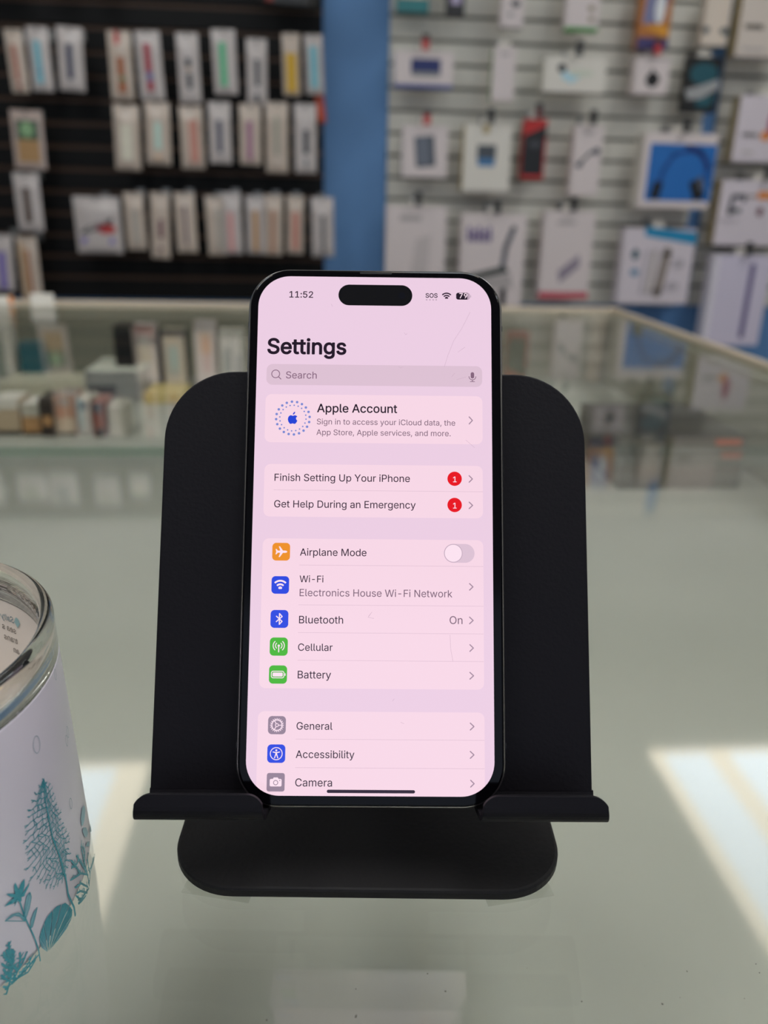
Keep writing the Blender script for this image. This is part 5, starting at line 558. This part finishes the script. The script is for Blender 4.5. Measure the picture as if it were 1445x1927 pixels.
for P in SEAPRINT['coral']:
    L = dense(AL(P), .8); sea.line(L, .55, teal, 1)
    for p in L[1:]:
        sea.line([p, (p[0] + rnd.choice((-1, 1)) * rnd.uniform(.3, .7), p[1] + rnd.uniform(.2, .8))], .42, teal, 1)
for P in SEAPRINT['fern']:
    L = dense(AL(P), .9); sea.line(L, .5, teal, 1)
    for p, n in zip(L[:-1], L[1:]):
        for sgn in (-1, 1): sea.line([p, (p[0] + sgn * rnd.uniform(.4, 1.1), p[1] + rnd.uniform(.3, .9))], .3, teal, 1)
for P in SEAPRINT['pale']: sea.poly([AL(P)], teal_l, 1)
for (t, h), (a, c) in SEAPRINT['bubbles']: sea.line(ellipse(t * RO * 1000, h, a, c, 24), .16, teal_g, 1, closed=True)
sea.build('sea_print', cup)
def in_cup(s, h, lev):
    t = s / (RI * 1000); r = RI - (.15 + .05 * lev) * .001
    return (r * math.cos(t), r * math.sin(t), h * .001)
lab = Flat(in_cup); ink = mat('label_grey_ink', (112, 104, 102), .5)
A0 = LABEL_T * RI * 1000
for i, (t, c) in enumerate((('Salty', teal), ('sea s', ink), ('trans', ink), ('an', ink))):
    lab.text(t, A0, A0, LABEL_H - 3.5 * i, mt=ink if i else teal_g, lev=0, bold=.012, size=3.9, shear=.2 if not i else 0, mirror=False)
for k in range(7):
    lab.line([(A0 - 1.3, LABEL_H - .6), (A0 - 1.5 + 1.5 * math.cos(k * .4 + .5), LABEL_H + .2 + 2.2 * math.sin(k * .4 + .3))], .5, teal_l, 0)
lab.build('inside_label', cup)

# ------------------------------------------------------------------ colours of the packaging
PCOL = dict(pw=(206, 196, 192), pc=(210, 193, 178), pinkw=(196, 176, 166), ored=(196, 90, 62), oredd=(214, 84, 56), brick=(172, 104, 84), sky=(118, 182, 196), skyd=(100, 140, 170), navy=(62, 66, 90), brown=(160, 90, 48), leaf=(84, 110, 56), red=(190, 60, 58),
    crimson=(160, 42, 62), bluebit=(84, 92, 150), char=(66, 68, 72), tan=(190, 156, 112), tan2=(206, 178, 150), tanp=(176, 138, 92), mint=(86, 186, 134), yellow=(208, 164, 36), pale=(206, 200, 182), paleteal=(178, 204, 192), salmon=(200, 140, 124), plum=(166, 116, 140), sage=(160, 158, 140), grey=(140, 140, 140),
    dgreen=(66, 88, 70), gcirc=(140, 176, 130), dbrown=(84, 66, 54), violet=(134, 120, 184), rust=(176, 124, 92), stone=(168, 160, 150), maroon=(104, 46, 66), dplum=(92, 62, 80), rose=(206, 150, 146), amber=(188, 138, 72), blackp=(40, 42, 44), black=(16, 15, 15), redk=(140, 44, 34),
    bw=(204, 192, 190), wh=(208, 202, 192), wh2=(196, 184, 174), lilw=(200, 190, 196), lilb=(196, 188, 204), lilb2=(208, 202, 222), creamw=(204, 190, 176), palecream=(196, 184, 166), tealp=(30, 120, 124), teald=(14, 90, 96), blk=(18, 19, 22), lilac=(170, 158, 186), green=(70, 150, 66), green2=(120, 160, 82), olive=(142, 130, 96), oranged=(180, 110, 44), indigo=(62, 54, 106), bluegrey=(120, 122, 158), icew=(220, 224, 240), amberb=(218, 150, 40),
    slatek=(92, 98, 100), paleblue=(150, 160, 186), cobalt=(44, 66, 140), navyb=(24, 40, 104), greyl=(168, 160, 158), greyl2=(186, 176, 174), greyl3=(172, 164, 170), icebl=(166, 200, 214), palegrn=(192, 196, 180), dteal=(24, 82, 94), silver=(150, 150, 150), gunm=(84, 88, 98), gunm2=(108, 114, 126), yellow2=(180, 158, 84), darkpr=(84, 84, 92), dslate=(60, 66, 80), bluek=(70, 120, 166), goldt=(190, 170, 120), redb=(196, 40, 38), dgrey=(66, 66, 72),
    azure=(32, 108, 184), blued=(24, 70, 140), purple=(96, 76, 140), dkgreen=(58, 66, 62), roser=(196, 84, 98), mauveg=(150, 138, 152), cyan=(28, 138, 184), brownk=(80, 62, 60), taupe=(150, 138, 130), yellowk=(166, 150, 110), olivek=(92, 90, 70), greyk=(128, 128, 124), orangeb=(224, 138, 66), magenta=(166, 56, 108), violetd=(96, 84, 134), redh=(190, 52, 52), darkred=(96, 30, 34), dark=(34, 34, 36))
PALE = {k for k, c in PCOL.items() if min(c) > 140}
def pc(k, rough=0.45): return mat('pack_' + k, tuple(min(236, v * (1.12 if k in PALE else 1.04)) for v in PCOL[k]), rough)
wire = mat('hook_wire', (150, 148, 144), .35, metal=.9)
def peg_hook(x, yf, z, label, tagc=None):
    r = thing('peg_hook', label, 'hook', (x, 3.20, z), 'peg hooks on the slat walls')
    L = 3.20 - yf + .022
    b = MB(); b.tube([(0, 0.004, 0), (0, -L + .006, 0), (0, -L + .001, .003), (0, -L, .010)], .0022, wire, 6); b.build('wire', r)
    b = MB(); b.box(-.014, .014, -.004, -.0002, -.012, .022, wire); b.build('bracket', r)
    if tagc:
        b = MB(); b.box(-.012, .012, -L - .0045, -L - .0025, -.014, .030, pc(tagc)); b.box(-.012, .012, -L - .0048, -L - .002, .018, .034, pc('dark')); b.build('tag', r)

# packets on the black slat wall
def cable_packet(x, z, w, h, rot, yf, th, body, strips, label, group):
    r = thing('cable_packet', label, 'packet', (x, yf, z), group); r.rotation_euler.y = -rot
    rnd = random.Random(int(x * 1000) + int(z * 777)); nu, nv = 8, 14
    wr = [[rnd.uniform(-.0012, .0012) for _ in range(nu + 1)] for _ in range(nv + 1)]
    def bulge(u, v):
        e = max(0.0, 1 - abs(2 * u - 1) ** 3.5); k = min(1, max(0, (v - .1) / .12)) * min(1, (1.0 - v) / .06)
        return th * .5 * (.12 + .88 * e * k)
    def front(u, v):
        i, j = min(nv, int(v * nv + .5)), min(nu, int(u * nu + .5))
        return -bulge(u, v) - wr[i][j] * (v > .12)
    b = MB()
    for sgn in (-1, 1):
        vs = [((u / nu - .5) * w, front(u / nu, v / nv) if sgn < 0 else bulge(u / nu, v / nv), -v / nv * h) for v in range(nv + 1) for u in range(nu + 1)]
        fs = []
        for v in range(nv):
            for u in range(nu):
                a = v * (nu + 1) + u; f = [a, a + nu + 1, a + nu + 2, a + 1]; fs.append(f if sgn < 0 else f[::-1])
        b.add(vs, fs, mat('pouch_' + body, PCOL[body], 0.32, coat=.15), True)
    loop = [(u, 0) for u in range(nu + 1)] + [(nu, v) for v in range(1, nv + 1)] + [(u, nv) for u in range(nu - 1, -1, -1)] + [(0, v) for v in range(nv - 1, 0, -1)]
    b.layers([[((u / nu - .5) * w, front(u / nu, v / nv), -v / nv * h) for u, v in loop], [((u / nu - .5) * w, bulge(u / nu, v / nv), -v / nv * h) for u, v in loop]], mat('pouch_' + body, PCOL[body], 0.32, coat=.15), False, False)
    b.build('pouch', r)
    hb = MB(); hb.tube([(0, front(.5, .03) - .0006, -.008), (0, front(.5, .03) + .0002, -.008)], .004, pc('dark'), 10); hb.build('hang_hole', r)
    def on(u, v, lev): return ((u - .5) * w, front(u, v) - .0028 - .0004 * lev, -v * h)
    for s in strips:
        f = Flat(on); c, u0, v0, u1, v1 = s
        if c == 'darkwing':
            f.poly([[(.12, .62), (.3, .53), (.55, .45), (.85, .36), (.84, .44), (.6, .55), (.4, .6), (.16, .66)]], pc('char'), 1); f.poly([ellipse(.7, .56, .2, .085, 20)], pc('red'), 2); f.poly([ellipse(.56, .53, .1, .05, 16)], pc('maroon'), 2)
            f.build('printed_card', r); continue
        if c == 'gcirc': f.poly([ellipse((u0 + u1) / 2, (v0 + v1) / 2, (u1 - u0) / 2, (v1 - v0) / 2, 20)], pc(c), 2)
        else:
            for i in range(6):
                a, d = v0 + (v1 - v0) * i / 6, v0 + (v1 - v0) * (i + 1) / 6
                f.poly([[(u0, a), (u1, a), (u1, d), (u0, d)]], pc(c), 1 + 0 * i)
        f.build('printed_strip', r)
for p in PACKS:
    cable_packet(*p)
    peg_hook(p[0], p[5] - p[6] * .1, p[1] - .008, 'peg hook holding the ' + ' '.join(p[9].split()[:8]))

# boxed goods on the white slat walls
def boxed_gadget(x, z, w, h, yf, dep, cols, gfx, label, group, tagc):
    r = thing('boxed_gadget', label, 'box', (x, yf, z), group)
    b = MB(); F, Sd, Bt = (pc(c, .4) for c in cols)
    b.box(-w / 2, w / 2, 0, dep, -h, 0, F, dict(left=Sd, right=Sd, bottom=Bt)); b.build('carton', r, bevel=.0012)
    t = MB(); t.layers([[(q[0], y, q[1]) for q in rrect(-.022, .022, -.004, .024, .008, 4)] for y in (dep * .5, dep * .5 + .0015)], pc('wh')); t.build('hang_tab', r)
    def on(u, v, lev): return ((u - .5) * w, -.0006 - .0005 * lev, -v * h)
    asp = w / h; f = Flat(on)
    for i, q in enumerate(gfx):
        k, c = q[0], pc(q[-1])
        if k == 'r': f.poly([[(q[1], q[2]), (q[3], q[2]), (q[3], q[4]), (q[1], q[4])]], c, i)
        elif k == 'e': f.poly([ellipse(q[1], q[2], q[3], q[4], 24)], c, i)
        elif k == 'p': f.poly([q[1]], c, i)
        elif k == 's': 
            P = [(a * asp, d) for a, d in q[1]]
            for s_ in stroke(P, q[2] * asp): f.poly([[(a / asp, d) for a, d in s_]], c, i)
        elif k == 'q':
            P = rrect(-q[3] / 2 * asp, q[3] / 2 * asp, -q[4] / 2, q[4] / 2, .03, 5); cs, sn = math.cos(q[5]), math.sin(q[5])
            f.poly([[(q[1] + (a * cs - d * sn) / asp, q[2] + a * sn + d * cs) for a, d in P]], c, i)
        elif k == 'g':
            for a in range(4):
                for d in range(3):
                    u0, v0 = q[1] + (q[3] - q[1]) * (a + .15) / 4, q[2] + (q[4] - q[2]) * (d + .15) / 3
                    f.poly([[(u0, v0), (u0 + (q[3] - q[1]) * .17, v0), (u0 + (q[3] - q[1]) * .17, v0 + (q[4] - q[2]) * .22), (u0, v0 + (q[4] - q[2]) * .22)]], c, i)
        elif k == 'vbars':
            for a in range(5):
                u0 = q[1] + (q[3] - q[1]) * a / 5; v0 = q[2] + (.03 if a % 2 else 0)
                f.poly([[(u0, v0), (u0 + .05, v0), (u0 + .05, q[4]), (u0, q[4])]], c, i)
            f.poly([[(q[1], (q[2] + q[4]) / 2 + .02), (q[3], (q[2] + q[4]) / 2 + .02), (q[3], (q[2] + q[4]) / 2 + .04), (q[1], (q[2] + q[4]) / 2 + .04)]], c, i)
        elif k == 't':
            for L, b_ in text_loops(q[4], 0, (q[3] - q[1]) * asp, 0):
                f.poly([[(q[1] + a / asp, q[2] - d) for a, d in l] for l in L], c, i)
                for l in L:
                    for s_ in stroke(l, .012, True): f.poly([[(q[1] + a / asp, q[2] - d) for a, d in s_]], c, i)
    if gfx: f.build('front_print', r)
    peg_hook(x, yf, z + .014, 'peg hook holding the ' + ' '.join(label.split()[:8]), {'red': 'redh', 'dark': 'dark', 'darkred': 'darkred'}.get(tagc))
for q in BOXES: boxed_gadget(*q)

# ------------------------------------------------------------------ goods inside and on the showcase
def carton(name, key, dep, face, label, cat, group, side=None, top=None, bands=(), hgt=None, z=0.825):
    x, y, w, h = DECK[key]
    r = thing(name, label, cat, (x, y, z), group)
    m1, m2, m3 = pc(face), pc(side or face), pc(top or face)
    b = MB(); b.box(-w / 2, w / 2, 0, dep, 0, hgt or h, m1, dict(left=m2, right=m2, top=m3)); b.build('carton', r, bevel=.001)
    if bands:
        f = Flat(lambda u, v, lev: ((u - .5) * w, -.0006 - .0004 * lev, v * (hgt or h)))
        for i, q in enumerate(bands): f.poly([[(q[0], q[1]), (q[2], q[1]), (q[2], q[3]), (q[0], q[3])]] if len(q) == 5 else [ellipse(q[0], q[1], q[2], q[3], 20)], pc(q[-1]), i)
        f.build('front_print', r)
    return r
PCOL.update(sg=(158, 157, 156), sgt=(238, 230, 212), dkbox=(44, 42, 40), dkbox2=(88, 86, 80), teal2=(40, 100, 112), cream2=(196, 184, 160), beige=(190, 168, 140), orangeish=(186, 140, 92), blackbrown=(46, 36, 30), redbrown=(140, 74, 56), cleargrey=(186, 180, 166), ylw=(206, 184, 116), sage2=(150, 156, 146), navyk=(34, 36, 56), pinkt=(150, 92, 92), tray=(196, 190, 168))
row = 'boxes standing along the back inside the showcase'; low = 'small goods laid in a row on the left of the showcase deck'
carton('storage_box', 'grey', .12, 'sg', 'grey box with a paler top standing on the showcase deck at left', 'box', row, top='sgt', bands=[(.55, .5, .035, .07, 'dgrey')])  # top face coloured paler than the front
carton('slim_case', 'black', .03, 'blk', 'black upright case behind the grey box in the showcase', 'case', row)
carton('upright_box', 'redtop', .035, 'pw', 'white upright box with a dull red top end next to the black case', 'box', row, bands=[(0, .84, 1, 1, 'pinkt'), (0, .7, 1, .84, 'dgrey'), (.2, .45, .8, .7, 'beige')])
carton('upright_box', 'cream', .035, 'cream2', 'cream upright box with navy border behind the upper left of the stand', 'box', row, side='navyk', bands=[(0, .9, 1, 1, 'navyk'), (-.2, .0, .02, 1, 'navyk'), (.15, .25, .75, .75, 'sage2')])
carton('upright_box', 'pinkw', .03, 'bw', 'white upright box with faint pink label partly hidden by the stand', 'box', row, bands=[(.25, .55, .8, .85, 'tan2')])
carton('upright_box', 'whA', .03, 'wh', 'narrow white upright box, second from the phone in the showcase row', 'box', row, bands=[(.3, .3, .7, .7, 'sage2')])
carton('upright_box', 'whB', .03, 'wh', 'narrow white upright box in the showcase, closest to the phone edge', 'box', row, bands=[(.3, .2, .7, .6, 'silver')])
carton('gift_box', 'teal', .03, 'teal2', 'teal box at the far left back of the showcase', 'box', row)
carton('upright_box', 'frame', .03, 'wh', 'tall pale box at the left picture edge inside the showcase', 'box', row, bands=[(.1, .15, .6, .85, 'sage2')])
carton('display_tray', 'tray', .09, 'tray', 'long low pale tray on the showcase deck in front of the teal box', 'tray', None)
carton('flat_box', 'yellow', .08, 'ylw', 'flat yellowish box on the deck in front of the cream upright box', 'box', None)
carton('accessory_box', 'b1', .05, 'beige', 'beige low box with pale lid, first from the left in the low showcase row', 'box', low, top='wh', bands=[(0, .75, 1, 1, 'wh'), (0, 0, 1, .12, 'blk')])
carton('accessory_box', 'b2', .05, 'orangeish', 'orange tan low box next to the beige one in the showcase', 'box', low, top='wh', bands=[(0, .6, 1, 1, 'cleargrey'), (0, 0, 1, .1, 'blk')])
carton('accessory_box', 'b3', .05, 'blackbrown', 'black brown low box in the middle of the low showcase row', 'box', low, bands=[(.2, .3, .9, .55, 'orangeish')])
carton('accessory_box', 'b4', .05, 'rust', 'rust and beige low box right of the black brown one', 'box', low, top='taupe', bands=[(0, 0, 1, .45, 'beige'), (.2, .75, .8, .95, 'taupe'), (0, 0, 1, .08, 'blk')])
carton('accessory_box', 'b5', .05, 'cleargrey', 'clear grey low box right of the rust one', 'box', low, bands=[(.2, .7, .8, .95, 'slatek')])
carton('accessory_box', 'b6', .05, 'redbrown', 'small red brown box near the right end of the low row', 'box', low, bands=[(.1, .7, .9, 1, 'dslate'), (.2, 0, 1, .25, 'blk')])
carton('accessory_box', 'b7', .05, 'cleargrey', 'pale low box at the right end of the low showcase row, below the grey box', 'box', low)
r = carton('equipment_box', 'dark', .16, 'dkbox2', 'large charcoal box with two orange red marks inside the showcase on the right', 'box', None, side='dkbox', top='dkbox', bands=[(.74, .84, .95, .95, 'ored'), (.8, .58, .97, .74, 'ored'), (.0, .0, .3, .8, 'dkbox')])
for (x, y, w, h), c, lab_ in zip(TAGS, ('wh', 'wh'), ('white price card standing on the far counter edge below the rust striped packet', 'white price card with an orange end at the left edge on the far counter')):
    r = thing('price_card', lab_, 'card', (x * 1.445 / y, 1.445, COUNTER), 'price cards on the counter')
    b = MB(); k = 1.445 / y; b.box(-w * k / 2, w * k / 2, 0, .0012, 0, h * .9, pc(c)); b.build('card', r)
    b = MB(); b.box(-w * k / 2, w * k / 2, .0012, .02, 0, .0015, pc(c)); b.build('foot', r)
    if 'orange' in lab_: b = MB(); b.box(w * k * .25, w * k * .5, -.0006, -.0001, .002, h * .88, pc('orangeb')); b.build('printed_end', r)

# dust specks on the near glass
rnd = random.Random(11); b = MB(); dust = mat('dust_speck', (92, 90, 82), .9)
for k in range(110):
    x = rnd.uniform(-.11, .16); y = rnd.uniform(.085, .14) if k < 80 else rnd.uniform(.14, .4)
    if k >= 80 and -.052 < x < .064: continue
    if (x + .1305) ** 2 + (y - .147) ** 2 < .06 ** 2: continue
    s = rnd.choice((.00012, .0002, .0003, .00045)); h = s * .5
    P = ellipse(x, y, s * rnd.uniform(.6, 1.6), s * rnd.uniform(.5, 1), 6, rnd.uniform(0, 3))
    b.layers([[(u, v, COUNTER) for u, v in P], [(x + (u - x) * .5, y + (v - y) * .5, COUNTER + h) for u, v in P]], dust)
o = b.build('dust'); tag(o, 'scattered dust specks on the counter glass near the front', 'dust', kind='stuff')
